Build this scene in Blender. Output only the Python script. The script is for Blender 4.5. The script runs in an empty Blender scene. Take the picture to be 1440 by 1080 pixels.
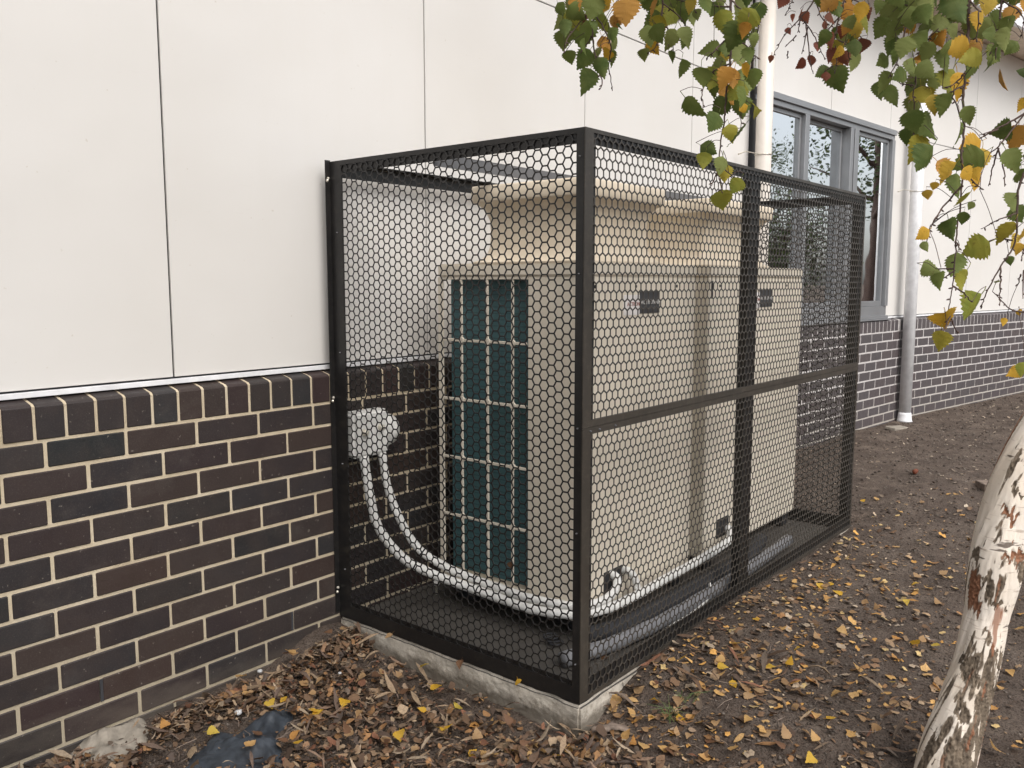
import bpy, bmesh, math, random
import numpy as np
from mathutils import Vector, Matrix, Euler
random.seed(7); RG = np.random.default_rng(11)
R = math.radians
S = bpy.context.scene
COL = S.collection

# ------------------------------------------------------------------ camera, world, sun
H = 1.314                                   # eye height above the slab
HEAD, PITCH, FPX = R(39.3), math.atan(142.5/1214.), 1214.
cam = bpy.data.cameras.new('camera'); camo = bpy.data.objects.new('camera', cam); COL.objects.link(camo)
camo.location = (0, 0, H); camo.rotation_euler = (R(90)-PITCH, 0, HEAD-R(90))
cam.sensor_width = 36; cam.lens = FPX/1440*36; cam.clip_start = .05; cam.clip_end = 1500
S.camera = camo
SUN_EL, SUN_AZ = R(48), R(-112)              # direction the light comes from (angle from +x)
w = bpy.data.worlds.new('World'); S.world = w; w.use_nodes = True
nt = w.node_tree; bg = nt.nodes['Background']
sky = nt.nodes.new('ShaderNodeTexSky'); sky.sky_type = 'NISHITA'; sky.sun_disc = False
sky.sun_elevation = SUN_EL; sky.sun_rotation = R(90)-SUN_AZ
sky.air_density = 1.0; sky.dust_density = 3.0; sky.ozone_density = .8
hs = nt.nodes.new('ShaderNodeHueSaturation'); hs.inputs['Saturation'].default_value = .30      # thin cloud over the whole sky
nt.links.new(sky.outputs[0], hs.inputs['Color']); nt.links.new(hs.outputs[0], bg.inputs[0]); bg.inputs[1].default_value = .15
sl = bpy.data.lights.new('sun', 'SUN'); sl.energy = 1.5; sl.angle = R(40); sl.color = (1, .965, .92)
so = bpy.data.objects.new('sun', sl); COL.objects.link(so)
sd = Vector((math.cos(SUN_EL)*math.cos(SUN_AZ), math.cos(SUN_EL)*math.sin(SUN_AZ), math.sin(SUN_EL)))
so.rotation_euler = sd.to_track_quat('Z', 'Y').to_euler(); so.location = (0, -5, 12)
S.view_settings.view_transform = 'Standard'; S.view_settings.look = 'None'
S.view_settings.gamma = 1; S.view_settings.use_curve_mapping = False
S.view_settings.exposure = .56

# ------------------------------------------------------------------ helpers
_F = Vector((math.cos(HEAD), math.sin(HEAD), 0)); _R = Vector((math.sin(HEAD), -math.cos(HEAD), 0)); _Z = Vector((0, 0, 1))
_f = _F*math.cos(PITCH)-_Z*math.sin(PITCH); _u = _F*math.sin(PITCH)+_Z*math.cos(PITCH)
C0 = Vector((0, 0, H))
def ray(x, y): return _f*FPX+_R*(x-720)-_u*(y-540)
def at(x, y, dep): return C0+ray(x, y)*(dep/FPX)            # point seen at (x,y), dep metres out
def proj(P):
    v = Vector(P)-C0; d = v.dot(_f); return (720+FPX*v.dot(_R)/d, 540-FPX*v.dot(_u)/d, d)

def tag(o, label=None, cat=None, group=None, kind=None):
    if label: o['label'] = label
    if cat: o['category'] = cat
    if group: o['group'] = group
    if kind: o['kind'] = kind
    return o
def link(name, data, parent=None, loc=None, rot=None):
    o = bpy.data.objects.new(name, data); COL.objects.link(o)
    if parent: o.parent = parent
    if loc is not None: o.location = loc
    if rot is not None: o.rotation_euler = rot
    return o
def empty(name, loc=(0, 0, 0), rz=0, parent=None): return link(name, None, parent, loc, (0, 0, rz))

class MB:
    def __init__(s): s.v = []; s.f = []
    def box(s, a, b):
        n = len(s.v); x0, y0, z0 = a; x1, y1, z1 = b
        s.v += [(x0,y0,z0),(x1,y0,z0),(x1,y1,z0),(x0,y1,z0),(x0,y0,z1),(x1,y0,z1),(x1,y1,z1),(x0,y1,z1)]
        s.f += [tuple(n+i for i in q) for q in ((0,3,2,1),(4,5,6,7),(0,1,5,4),(1,2,6,5),(2,3,7,6),(3,0,4,7))]; return s
    def loft(s, rings, cap=True):
        n = len(s.v); m = len(rings[0])
        for r in rings: s.v += [tuple(p) for p in r]
        for i in range(len(rings)-1):
            for j in range(m):
                a = n+i*m+j; b = n+i*m+(j+1) % m
                s.f.append((a, b, b+m, a+m))
        if cap:
            s.f.append(tuple(n+j for j in reversed(range(m)))); s.f.append(tuple(n+(len(rings)-1)*m+j for j in range(m)))
        return s
    def tube(s, pts, r, k=8, cap=True):
        pts = [Vector(p) for p in pts]; rs = r if isinstance(r, (list, tuple)) else [r]*len(pts)
        rings = []; up = None
        for i, p in enumerate(pts):
            t = (pts[min(i+1, len(pts)-1)]-pts[max(i-1, 0)])
            if t.length < 1e-9: t = Vector((0, 0, 1))
            t.normalize()
            if up is None: up = t.orthogonal().normalized()
            else:
                up = up-t*up.dot(t)
                up = up.normalized() if up.length > 1e-6 else t.orthogonal().normalized()
            q = t.cross(up)
            rings.append([p+(up*math.cos(2*math.pi*j/k)+q*math.sin(2*math.pi*j/k))*rs[i] for j in range(k)])
        return s.loft(rings, cap)
    def mesh(s, name, bevel=0, seg=1):
        me = bpy.data.meshes.new(name); me.from_pydata([tuple(p) for p in s.v], [], s.f)
        if bevel:
            bm = bmesh.new(); bm.from_mesh(me)
            bmesh.ops.bevel(bm, geom=bm.edges[:], offset=bevel, segments=seg, affect='EDGES', clamp_overlap=True)
            bm.to_mesh(me); bm.free()
        me.update(); return me
    def build(s, name, mat, parent=None, bevel=0, smooth=False, seg=1, loc=None, rot=None):
        me = s.mesh(name, bevel, seg); me.materials.append(mat)
        if smooth: me.polygons.foreach_set('use_smooth', [True]*len(me.polygons))
        return link(name, me, parent, loc, rot)
def spline(pts, n=8):
    P = [Vector(p) for p in pts]; P = [P[0]*2-P[1]]+P+[P[-1]*2-P[-2]]; out = []
    for i in range(1, len(P)-2):
        for k in range(n):
            t = k/n; a, b, c, d = P[i-1:i+3]
            out.append(.5*((2*b)+(c-a)*t+(2*a-5*b+4*c-d)*t*t+(3*b-a-3*c+d)*t*t*t))
    out.append(P[-2]); return out
_T = RG.random((256, 256))
def vn(x, y, f, s=0):
    x = np.asarray(x)*f+s*17.3+500; y = np.asarray(y)*f+s*31.7+500
    xi = np.floor(x).astype(int); yi = np.floor(y).astype(int); u = x-xi; v = y-yi
    u = u*u*(3-2*u); v = v*v*(3-2*v); a = xi % 256; b = yi % 256; a1 = (xi+1) % 256; b1 = (yi+1) % 256
    return (_T[a, b]*(1-u)+_T[a1, b]*u)*(1-v)+(_T[a, b1]*(1-u)+_T[a1, b1]*u)*v-.5
def fbm(x, y, f, o=4, s=0): return sum(vn(x, y, f*2**i, s+i)*.5**i for i in range(o))
def sst(a, b, x): t = np.clip((np.asarray(x, float)-a)/(b-a), 0, 1); return t*t*(3-2*t)
def npmesh(name, V, Fc, mat, parent=None, col=None, smooth=False):
    me = bpy.data.meshes.new(name); V = np.asarray(V, np.float32); Fc = np.asarray(Fc, np.int32); k = Fc.shape[1]
    me.vertices.add(len(V)); me.vertices.foreach_set('co', V.ravel())
    me.loops.add(Fc.size); me.loops.foreach_set('vertex_index', Fc.ravel())
    me.polygons.add(len(Fc)); me.polygons.foreach_set('loop_start', np.arange(0, Fc.size, k, dtype=np.int32))
    try: me.polygons.foreach_set('loop_total', np.full(len(Fc), k, np.int32))
    except Exception: pass
    if smooth: me.polygons.foreach_set('use_smooth', np.ones(len(Fc), bool))
    me.update(calc_edges=True)
    if col is not None:
        c = np.ones((len(V), 4), np.float32); c[:, :3] = col
        at_ = me.color_attributes.new('Col', 'FLOAT_COLOR', 'POINT'); at_.data.foreach_set('color', c.ravel())
    me.materials.append(mat); return link(name, me, parent)

# ------------------------------------------------------------------ materials
class G:
    def __init__(s, name):
        s.m = bpy.data.materials.new(name); s.m.use_nodes = True; s.t = s.m.node_tree; s.b = s.t.nodes['Principled BSDF']; s._c = None
    def n(s, ty, **k):
        nd = s.t.nodes.new('ShaderNode'+ty)
        for a, b in k.items(): setattr(nd, a, b)
        return nd
    def l(s, a, b): s.t.links.new(a, b)
    def put(s, sock, v):
        if isinstance(v, bpy.types.NodeSocket): s.l(v, sock)
        elif v is not None:
            if hasattr(sock.default_value, '__len__') and not isinstance(v, (int, float)):
                v = tuple(v); v = v+(1,) if len(v) == 3 and len(sock.default_value) == 4 else v
            sock.default_value = v
    def coord(s, which='Object', scale=None):
        c = s.n('TexCoord').outputs[which]
        if which == 'World': c = s.n('NewGeometry').outputs['Position']
        if scale:
            m = s.n('Mapping'); s.l(c, m.inputs[0]); m.inputs['Scale'].default_value = scale; c = m.outputs[0]
        return c
    def wpos(s, scale=None):
        c = s.n('NewGeometry').outputs['Position']
        if scale:
            m = s.n('Mapping'); s.l(c, m.inputs[0]); m.inputs['Scale'].default_value = scale; c = m.outputs[0]
        return c
    def noise(s, scale, det=4, rough=.55, co=None, dist=0):
        nd = s.n('TexNoise'); nd.inputs['Scale'].default_value = scale; nd.inputs['Detail'].default_value = det
        nd.inputs['Roughness'].default_value = rough; nd.inputs['Distortion'].default_value = dist
        if co is not None: s.l(co, nd.inputs['Vector'])
        return nd.outputs['Fac']
    def ramp(s, f, stops, interp='LINEAR'):
        r = s.n('ValToRGB'); r.color_ramp.interpolation = interp; e = r.color_ramp.elements
        while len(e) < len(stops): e.new(.5)
        for q, (p, c) in zip(e, stops):
            q.position = p; q.color = (c, c, c, 1) if isinstance(c, (int, float)) else tuple(c)+(1,)
        s.l(f, r.inputs[0]); return r.outputs[0]
    def mix(s, f, a, b, bt='MIX'):
        m = s.n('Mix', data_type='RGBA', blend_type=bt); s.put(m.inputs[0], f); s.put(m.inputs[6], a); s.put(m.inputs[7], b); return m.outputs[2]
    def math(s, op, a, b=None):
        m = s.n('Math', operation=op); s.put(m.inputs[0], a); s.put(m.inputs[1], b); return m.outputs[0]
    def bump(s, h, st=.3, d=.01):
        b = s.n('Bump'); b.inputs['Strength'].default_value = st; b.inputs['Distance'].default_value = d
        s.l(h, b.inputs['Height'])
        if s._c: s.l(s._c, b.inputs['Normal'])
        s._c = b.outputs[0]; s.l(s._c, s.b.inputs['Normal']); return s
    def set(s, col=None, rough=None, metal=None, spec=None, **k):
        s.put(s.b.inputs['Base Color'], col); s.put(s.b.inputs['Roughness'], rough); s.put(s.b.inputs['Metallic'], metal)
        s.put(s.b.inputs['Specular IOR Level'], spec)
        for a, b in k.items(): s.put(s.b.inputs[a.replace('_', ' ')], b)
        return s.m

def m_panel():
    g = G('painted_fibre_cement'); c = g.wpos()
    a = g.ramp(g.noise(.9, 3, .5, c), [(.3, (.635, .61, .575)), (.7, (.69, .67, .645))])
    st = g.ramp(g.noise(1, 5, .6, g.wpos((7, 7, .5))), [(.5, 0.), (.8, .10)])
    a = g.mix(st, a, (.6, .56, .49))
    spk = g.ramp(g.noise(55, 2, .5, c), [(.74, 0.), (.78, .5)]); a = g.mix(spk, a, (.5, .45, .38))
    g.bump(g.noise(180, 3, .5, c), .06, .002); g.bump(g.noise(1.6, 2, .5, c), .35, .03)
    sc2 = g.ramp(g.noise(1, 4, .7, g.wpos((3, 3, 26))), [(.66, 0.), (.72, .12)]); a = g.mix(sc2, a, (.5, .47, .42))
    return g.set(a, g.ramp(g.noise(3, 3, .5, c), [(.3, .42), (.7, .55)]), spec=.4)
def m_brick(island=False):
    g = G('glazed_dark_brick' + ('_joined' if island else '')); c = g.wpos()
    r = g.n('NewGeometry').outputs['Random Per Island'] if island else g.n('ObjectInfo').outputs['Random']
    base = g.ramp(r, [(0, (.034, .023, .022)), (.18, (.019, .019, .022)), (.36, (.041, .028, .024)), (.52, (.024, .024, .026)), (.68, (.034, .020, .020)), (.84, (.017, .019, .020)), (1, (.046, .028, .023))])
    sp = g.noise(9, 5, .6, c); a = g.mix(g.ramp(sp, [(.4, 0.), (.75, .5)]), base, (.050, .035, .030))
    fine = g.noise(260, 3, .7, c); a = g.mix(g.ramp(fine, [(.52, 0.), (.72, .45)]), a, (.085, .072, .062))
    fl = g.ramp(g.noise(75, 2, .5, c), [(.71, 0.), (.76, .7)]); a = g.mix(fl, a, (.19, .165, .14))
    # soil splash and lime bloom, low on the wall
    z = g.n('SeparateXYZ'); g.l(g.wpos(), z.inputs[0])
    low = g.ramp(g.math('ADD', g.math('MULTIPLY', z.outputs[2], -2.2), g.math('MULTIPLY', g.noise(3.5, 5, .65, g.wpos((.8, .8, 2.2))), 1.1)), [(.55, 0.), (.95, .5)])
    a = g.mix(low, a, (.15, .125, .10))
    xf = g.ramp(g.math('MULTIPLY', z.outputs[0], .1), [(.5, 0.), (.75, .55)]); a = g.mix(xf, a, (.115, .10, .105))   # pale haze over the far wing, painted into the brick
    a = g.mix(g.ramp(g.noise(2.6, 6, .75, g.wpos((1, 1, 1.6))), [(.56, 0.), (.76, .30)]), a, (.12, .105, .092))
    g.bump(g.noise(120, 4, .7, c), .18, .003)
    g.bump(g.noise(18, 3, .6, c), .15, .008)
    return g.set(a, g.ramp(g.noise(22, 4, .6, c), [(.3, .42), (.7, .62)]), spec=.35)
def m_mortar():
    g = G('cream_mortar'); c = g.wpos()
    a = g.ramp(g.noise(7, 5, .65, c), [(.25, (.44, .36, .25)), (.5, (.57, .48, .345)), (.78, (.66, .58, .45))])
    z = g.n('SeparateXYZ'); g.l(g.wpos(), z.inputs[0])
    x = g.ramp(g.math('MULTIPLY', z.outputs[0], .1), [(.42, 0.), (.62, 1.)])     # mortar turns greyer towards the far wings
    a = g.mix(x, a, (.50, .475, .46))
    low = g.ramp(g.math('MULTIPLY', z.outputs[2], 1.), [(.0, .55), (.42, 0.)]); a = g.mix(low, a, (.30, .265, .20))
    g.bump(g.noise(210, 4, .75, c), .8, .004)
    return g.set(a, .92, spec=.2)
def m_flat(name, col, rough=.5, metal=0, spec=.5, var=.12, sc=14, bump=.05, bs=150):
    g = G(name); c = g.wpos(); d = [max(0, x*(1-var)) for x in col]; e = [min(1, x*(1+var)) for x in col]
    a = g.ramp(g.noise(sc, 4, .6, c), [(.3, d), (.7, e)])
    if bump: g.bump(g.noise(bs, 3, .6, c), bump, .002)
    return g.set(a, g.ramp(g.noise(sc*2, 3, .5, c), [(.3, max(.02, rough-.07)), (.7, min(1, rough+.08))]), metal, spec)
def m_concrete():
    g = G('slab_concrete'); c = g.wpos()
    a = g.ramp(g.noise(5, 6, .65, c), [(.25, (.30, .265, .215)), (.5, (.49, .445, .38)), (.75, (.61, .56, .48))])
    a = g.mix(g.ramp(g.noise(38, 5, .75, c), [(.5, 0.), (.68, .7)]), a, (.22, .19, .15))
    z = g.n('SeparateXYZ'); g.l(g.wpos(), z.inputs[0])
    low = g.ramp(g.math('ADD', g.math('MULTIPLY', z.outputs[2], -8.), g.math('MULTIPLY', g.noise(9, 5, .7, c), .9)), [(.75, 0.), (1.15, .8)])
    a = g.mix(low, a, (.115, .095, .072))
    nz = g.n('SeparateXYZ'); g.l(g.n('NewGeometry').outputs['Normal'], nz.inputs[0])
    top = g.ramp(g.math('ADD', nz.outputs[2], g.math('MULTIPLY', g.noise(4, 5, .7, c), .35)), [(.95, 0.), (1.05, .93)])   # flat top much darker, its edge broken by noise
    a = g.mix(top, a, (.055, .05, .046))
    g.bump(g.noise(60, 6, .75, c), .5, .006)
    return g.set(a, .9, spec=.25)
def m_soil():
    g = G('dark_garden_soil'); c = g.wpos()
    a = g.ramp(g.noise(4, 6, .7, c), [(.3, (.062, .044, .035)), (.5, (.125, .093, .074)), (.72, (.22, .172, .138))])
    a = g.mix(g.ramp(g.noise(70, 6, .8, c), [(.42, 0.), (.7, .8)]), a, (.16, .135, .115))
    a = g.mix(g.ramp(g.noise(150, 4, .7, c), [(.4, .7), (.5, 0.)]), a, (.022, .017, .014))
    g.bump(g.noise(90, 8, .8, c), 1., .012); g.bump(g.noise(18, 5, .7, c), .6, .02)
    return g.set(a, .96, spec=.12)
def m_vcol(name, rough=.75, bump=.4, transl=0):
    g = G(name); at_ = g.n('Attribute', attribute_name='Col').outputs['Color']; c = g.wpos()
    a = g.mix(g.ramp(g.noise(160, 4, .7, c), [(.4, .0), (.75, .55)]), at_, (.05, .035, .022))
    g.bump(g.noise(220, 4, .7, c), bump, .002)
    return g.set(a, rough, spec=.25)
def m_leaf(name, c0, c1, c2, spots=(.10, .05, .02)):
    g = G(name); r = g.n('ObjectInfo').outputs['Random']; co = g.coord('Object')
    base = g.ramp(r, [(0, c0), (.5, c1), (1, c2)])
    x = g.n('SeparateXYZ'); g.l(co, x.inputs[0])
    ax = g.math('ABSOLUTE', x.outputs[0])
    rib = g.ramp(g.math('MULTIPLY', ax, 30.), [(.0, .55), (.05, 0.)])
    a = g.mix(rib, base, [min(1, k*1.7+.03) for k in c1])
    v = g.math('ADD', g.math('MULTIPLY', ax, -60.), g.math('MULTIPLY', x.outputs[2], 100.))    # side veins run up and out
    ve = g.ramp(g.math('FRACT', v), [(.0, .30), (.16, 0.), (.86, 0.), (1., .30)]); a = g.mix(ve, a, [min(1, k*1.5+.02) for k in c1])
    a = g.mix(g.ramp(g.noise(110, 5, .7, g.wpos()), [(.6, 0.), (.7, .6)]), a, spots)
    a = g.mix(g.ramp(g.noise(35, 3, .6, g.wpos()), [(.4, 0.), (.75, .45)]), a, c2)
    g.bump(g.math('FRACT', v), .15, .002)
    g.set(a, .58, spec=.25)
    tr = g.n('BsdfTranslucent'); g.l(a, tr.inputs[0]); mx = g.n('MixShader'); mx.inputs[0].default_value = .40
    g.l(g.b.outputs[0], mx.inputs[1]); g.l(tr.outputs[0], mx.inputs[2]); g.l(mx.outputs[0], g.t.nodes['Material Output'].inputs[0])
    return g.m
def m_bark():
    g = G('silver_birch_bark'); c = g.coord('Object')
    a = g.ramp(g.noise(5, 5, .6, c), [(.25, (.64, .54, .43)), (.55, (.76, .68, .59)), (.8, (.80, .75, .69))])
    len_ = g.ramp(g.noise(1, 4, .6, g.coord('Object', (14, 14, 130))), [(.60, 0.), (.68, .55)]); a = g.mix(len_, a, (.30, .21, .15))
    hl = g.ramp(g.noise(1, 3, .6, g.coord('Object', (9, 9, 38))), [(.64, 0.), (.68, .9)]); a = g.mix(hl, a, (.10, .075, .06))
    z = g.n('SeparateXYZ'); g.l(c, z.inputs[0])
    at_ = g.n('Attribute', attribute_name='Col').outputs['Color']
    n2 = g.noise(1, 6, .7, g.coord('Object', (60, 60, 22)))
    dark = g.ramp(n2, [(.3, (.07, .052, .038)), (.5, (.16, .125, .092)), (.7, (.30, .235, .17))])
    sx = g.n('SeparateColor'); g.l(at_, sx.inputs[0])
    a = g.mix(g.ramp(sx.outputs[0], [(.46, 0.), (.53, 1.)]), a, dark)
    rust = g.ramp(sx.outputs[1], [(.45, 0.), (.6, .8)]); a = g.mix(rust, a, (.30, .13, .07))
    g.bump(g.noise(1, 6, .75, g.coord('Object', (60, 60, 26))), .35, .006); g.bump(len_, .3, .002)
    return g.set(a, .8, spec=.2)
def m_coil():
    g = G('teal_coil_fins'); c = g.coord('Object')
    wv = g.n('TexWave', wave_type='BANDS', bands_direction='Y'); wv.inputs['Scale'].default_value = 95; g.l(c, wv.inputs[0])
    a = g.ramp(wv.outputs['Fac'], [(.2, (.030, .09, .11)), (.8, (.09, .21, .23))])
    a = g.mix(g.ramp(g.noise(4, 4, .6, c), [(.35, 0.), (.7, .6)]), a, (.05, .12, .115))
    hz = g.n('TexWave', wave_type='BANDS', bands_direction='Z'); hz.inputs['Scale'].default_value = 13; g.l(c, hz.inputs[0])
    a = g.mix(g.ramp(hz.outputs['Fac'], [(.9, 0.), (.97, .5)]), a, (.015, .035, .04))
    g.bump(wv.outputs['Fac'], .6, .003)
    return g.set(a, .45, .2, .5)
def m_glass():
    g = G('window_glass'); t = g.t
    gl = g.n('BsdfGlossy'); gl.inputs['Roughness'].default_value = .015; gl.inputs['Color'].default_value = (.95, .98, 1, 1)
    tp = g.n('BsdfTransparent'); tp.inputs[0].default_value = (.72, .8, .78, 1)
    fr = g.n('Fresnel'); fr.inputs[0].default_value = 2.1
    g.bump(g.noise(2.2, 2, .5, g.wpos()), .05, .02); g.l(g._c, gl.inputs['Normal'])
    f = g.math('ADD', fr.outputs[0], .66)
    mx = g.n('MixShader'); g.l(f, mx.inputs[0]); g.l(tp.outputs[0], mx.inputs[1]); g.l(gl.outputs[0], mx.inputs[2])
    g.l(mx.outputs[0], t.nodes['Material Output'].inputs[0]); return g.m
def m_steel(nm='black_powder_coated_steel', base=((.009, .009, .0095), (.015, .014, .014)), d=(.01, .14)):
    g = G(nm); c = g.wpos()
    a = g.ramp(g.noise(6, 4, .6, c), [(.3, base[0]), (.7, base[1])])
    dust = g.ramp(g.noise(42, 6, .75, c), [(.5, d[0]), (.8, d[1])]); a = g.mix(dust, a, (.16, .135, .105))  # dust on the frame, painted tan sheen on the long-face sheet
    g.bump(g.noise(420, 2, .6, c), .12, .001)
    return g.set(a, g.ramp(g.noise(10, 4, .6, c), [(.3, .30), (.7, .46)]), spec=.4)

M = dict(steelmesh=m_steel('black_mesh_sheet_with_dust', ((.020, .018, .016), (.036, .031, .026)), (.12, .42)), panel=m_panel(), brick=m_brick(), brickj=m_brick(True), mortar=m_mortar(), concrete=m_concrete(), soil=m_soil(),  # steelmesh: sky sheen of the long face put into a tan colour
    steel=m_steel(), coil=m_coil(), glass=m_glass(), bark=m_bark(),
    flash=m_flat('white_flashing', (.74, .74, .75), .4), seam=m_flat('dark_joint_backing', (.035, .035, .04), .8),
    soffit=m_flat('beige_soffit', (.80, .68, .55), .7), alu=m_flat('satin_aluminium', (.30, .305, .315), .36, .55, .5, .06, 6),
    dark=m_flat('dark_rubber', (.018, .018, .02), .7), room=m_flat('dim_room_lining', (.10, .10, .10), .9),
    curtain=m_flat('pale_curtain_cloth', (.62, .64, .66), .85), blind=m_flat('roller_blind_cloth', (.50, .58, .56), .8),
    beige=m_flat('beige_cabinet_steel', (.74, .67, .56), .42, 0, .45, .045, 3, .05, 300),
    beige2=m_flat('tan_hood_steel', (.74, .64, .50), .45, 0, .45, .05, 3, .05, 300),
    pvc=m_flat('downpipe_paint', (.66, .61, .55), .38, 0, .5, .04), whitepvc=m_flat('white_pipe_insulation', (.74, .73, .70), .5, 0, .4, .1, 30, .3, 60),
    greypipe=m_flat('grey_conduit', (.20, .20, .21), .55, 0, .4, .2, 30, .2), blackpipe=m_flat('black_pipe_insulation', (.03, .03, .033), .8, 0, .3, .3, 40, .4),
    bolt=m_flat('zinc_bolt', (.62, .58, .50), .35, .6), plate=m_flat('dark_nameplate', (.055, .055, .058), .45),
    peel=m_flat('rusty_inner_bark', (.17, .085, .055), .85, 0, .2, .55, 45, .9, 90),
    greysteel=m_flat('dull_galvanised_steel', (.13, .13, .135), .5, .2),
    decal=m_flat('white_label', (.78, .74, .72), .5), letter=m_flat('pale_lettering', (.62, .60, .57), .5), red=m_flat('dull_red_print', (.30, .12, .10), .5),
    twig=m_flat('birch_twig_bark', (.085, .055, .045), .75, 0, .3, .35, 60, .5), sheet=m_flat('blue_grey_plastic_sheet', (.035, .042, .052), .5, 0, .5, .45, 22, .8, 70),
    render=m_flat('old_mortar_spill', (.27, .24, .20), .95, 0, .1, .25, 25, .8, 80), wood=m_flat('weathered_wood', (.20, .155, .125), .85, 0, .2, .4, 30, .8, 90),
    grass=m_flat('green_grass_blade', (.10, .14, .045), .6), white=m_flat('white_scrap', (.46, .46, .46), .6), litter=m_vcol('dry_leaf_litter'), clod=m_vcol('soil_crumbs', .95, .7),
    lg=m_leaf('green_birch_leaf', (.08, .12, .030), (.145, .19, .045), (.25, .275, .09)), ly=m_leaf('yellow_birch_leaf', (.62, .36, .035), (.68, .38, .045), (.56, .42, .08)),
    lyg=m_leaf('lime_birch_leaf', (.20, .25, .045), (.30, .30, .05), (.42, .34, .05)), lo=m_leaf('orange_birch_leaf', (.52, .25, .04), (.58, .30, .06), (.42, .22, .06)),
    lr=m_leaf('russet_birch_leaf', (.20, .055, .035), (.26, .09, .05), (.15, .06, .04)), dt=m_leaf('tan_dry_leaf', (.40, .24, .11), (.46, .30, .16), (.30, .18, .09)),
    db=m_leaf('brown_dry_leaf', (.16, .085, .045), (.22, .12, .07), (.11, .06, .035)), dp=m_leaf('pale_yellow_dry_leaf', (.52, .32, .12), (.60, .39, .17), (.55, .27, .08)))

# ------------------------------------------------------------------ ground
def gz(x, y):
    x = np.asarray(x, float); y = np.asarray(y, float)
    t = np.where(y < 1.55, sst(2.10, 2.5, x), sst(2.15, 2.9, x)); g = -.112*(1-t)-.010*t+.019*t*np.exp(-((y-1.38)/.14)**2)*sst(2.5,3.1,x)
    g = g-.05*sst(1.3, .3, y)*sst(9, 4, x)*t
    g = g+.095*np.exp(-(((x-2.04)/.20)**2+((y-2.64)/.24)**2))
    g = g+.03*np.exp(-(((x-2.95)/.5)**2+((y-1.25)/.16)**2))
    return g
def gzn(x, y):
    a = gz(x, y); near = sst(14, 6, x)
    return a+near*(fbm(x, y, 1.6, 3, 2)*.022+fbm(x, y, 9, 3, 5)*.012+np.abs(fbm(x, y, 38, 3, 9))*.010)
xs = np.concatenate([-400+0*np.array([0.]), [-120, -40, -15, -6, -3, -1.5], np.arange(-1, .7, .15), np.arange(.7, 4.2, .0125), np.arange(4.2, 6, .025), np.arange(6, 9, .05), np.arange(9, 14, .15), [15, 18, 25, 40, 90, 200, 500]])
ys = np.concatenate([[-500, -150, -60, -25, -12, -7, -4.5, -3, -2.2, -1.6, -1.2, -.8], np.arange(-.6, .3, .05), np.arange(.3, 2.7, .0125), [2.8, 3.2, 4, 8, 20, 60, 200, 500]])
X, Y = np.meshgrid(xs, ys, indexing='ij'); Z = gzn(X, Y)
# under the slab and the cage the soil stays well below the concrete
inside = (X > 2.16) & (X < 4.66) & (Y > 1.5) & (Y < 2.7); Z[inside] = np.minimum(Z[inside], -.06)
idx = np.arange(X.size).reshape(X.shape)
Fq = np.stack([idx[:-1, :-1], idx[1:, :-1], idx[1:, 1:], idx[:-1, 1:]], -1).reshape(-1, 4)
gr = npmesh('ground', np.stack([X, Y, Z], -1).reshape(-1, 3), Fq, M['soil'], smooth=True); tag(gr, kind='structure')

# ------------------------------------------------------------------ building
bld = empty('building', (2.0, 2.62, 0)); tag(bld, 'white panelled building with a dark brick base and aluminium window', 'building')
CP, BP = .0852, .2412
ZC = .857
A2, A3 = -R(5.25), -R(10.1)
P1 = Vector((0, 2.62, 0)); P2 = Vector((5.94, 2.62, 0)); P3 = Vector((8.745, 2.362, 0))
L1, L2, L3 = 5.94, 2.817, 9.0
def wallemp(nm, P, a, mb): 
    o = mb.build(nm, M['mortar'], bld); o.location = Vector(P)-bld.location; o.rotation_euler = (0, 0, a); return o
walls = []
for (P, a, s0, s1) in ((P1, 0, -1.2, L1+.01), (P2, A2, -.02, L2+.01), (P3, A3, -.02, L3)):
    rc = .0038 if a == 0 else .0014
    mb = MB().box((s0, rc, -.35), (s1, .11, .860))
    mb.v += []; n = len(mb.v)
    prof = [(rc, .8601), (rc, .9585), (rc+.008, .9645), (.11, .9885), (.11, .8601)]
    mb.loft([[(s0, y, z) for y, z in prof], [(s1, y, z) for y, z in prof]])
    walls.append((wallemp('brick_wall', P, a, mb), P, a, s0, s1))
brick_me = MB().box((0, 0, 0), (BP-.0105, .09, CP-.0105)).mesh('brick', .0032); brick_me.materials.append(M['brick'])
CW = .0895
cb = MB(); pr = [(0, 0), (0, .097), (.008, .1035), (.108, .129), (.108, 0)]
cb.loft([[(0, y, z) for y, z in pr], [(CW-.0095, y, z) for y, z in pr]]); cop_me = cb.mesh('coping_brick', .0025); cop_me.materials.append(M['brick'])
cands = []
starts = [(1.0558-BP*8, .1195), (1.924-BP*8, .12), (.028-BP*2, .12)]
for wi, (wo, P, a, s0, s1) in enumerate(walls):
    d = Vector((math.cos(a), math.sin(a), 0))
    for k in range(13):
        z0 = ZC-CP*(k+1)+.005
        off = starts[wi][0]+(k % 2)*starts[wi][1]
        j = math.floor((s0-off)/BP)
        while True:
            x0 = off+j*BP+.005; x1 = x0+BP-.0105; j += 1
            if x0 > s1: break
            if x1 < s0+.03: continue
            xa, xb = max(x0, s0+.004), min(x1, s1-.004)
            if xb-xa < .02: continue
            c = P+d*((xa+xb)/2)+Vector((0, 0, z0+.04)); px, py, dp = proj(c)
            vis = dp > 0 and -60 < px < 1480 and -20 < py < 1120 and c.z > -.16
            if wi == 0 and xa > 3.25: vis = False
            if wi == 1 and px < 1128: vis = False
            cands.append(((0 if vis else 1, dp), wi, xa, xb, z0, (xb-xa) > BP-.012))
cands.sort(key=lambda q: q[0])
rest = [MB(), MB(), MB()]
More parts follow.
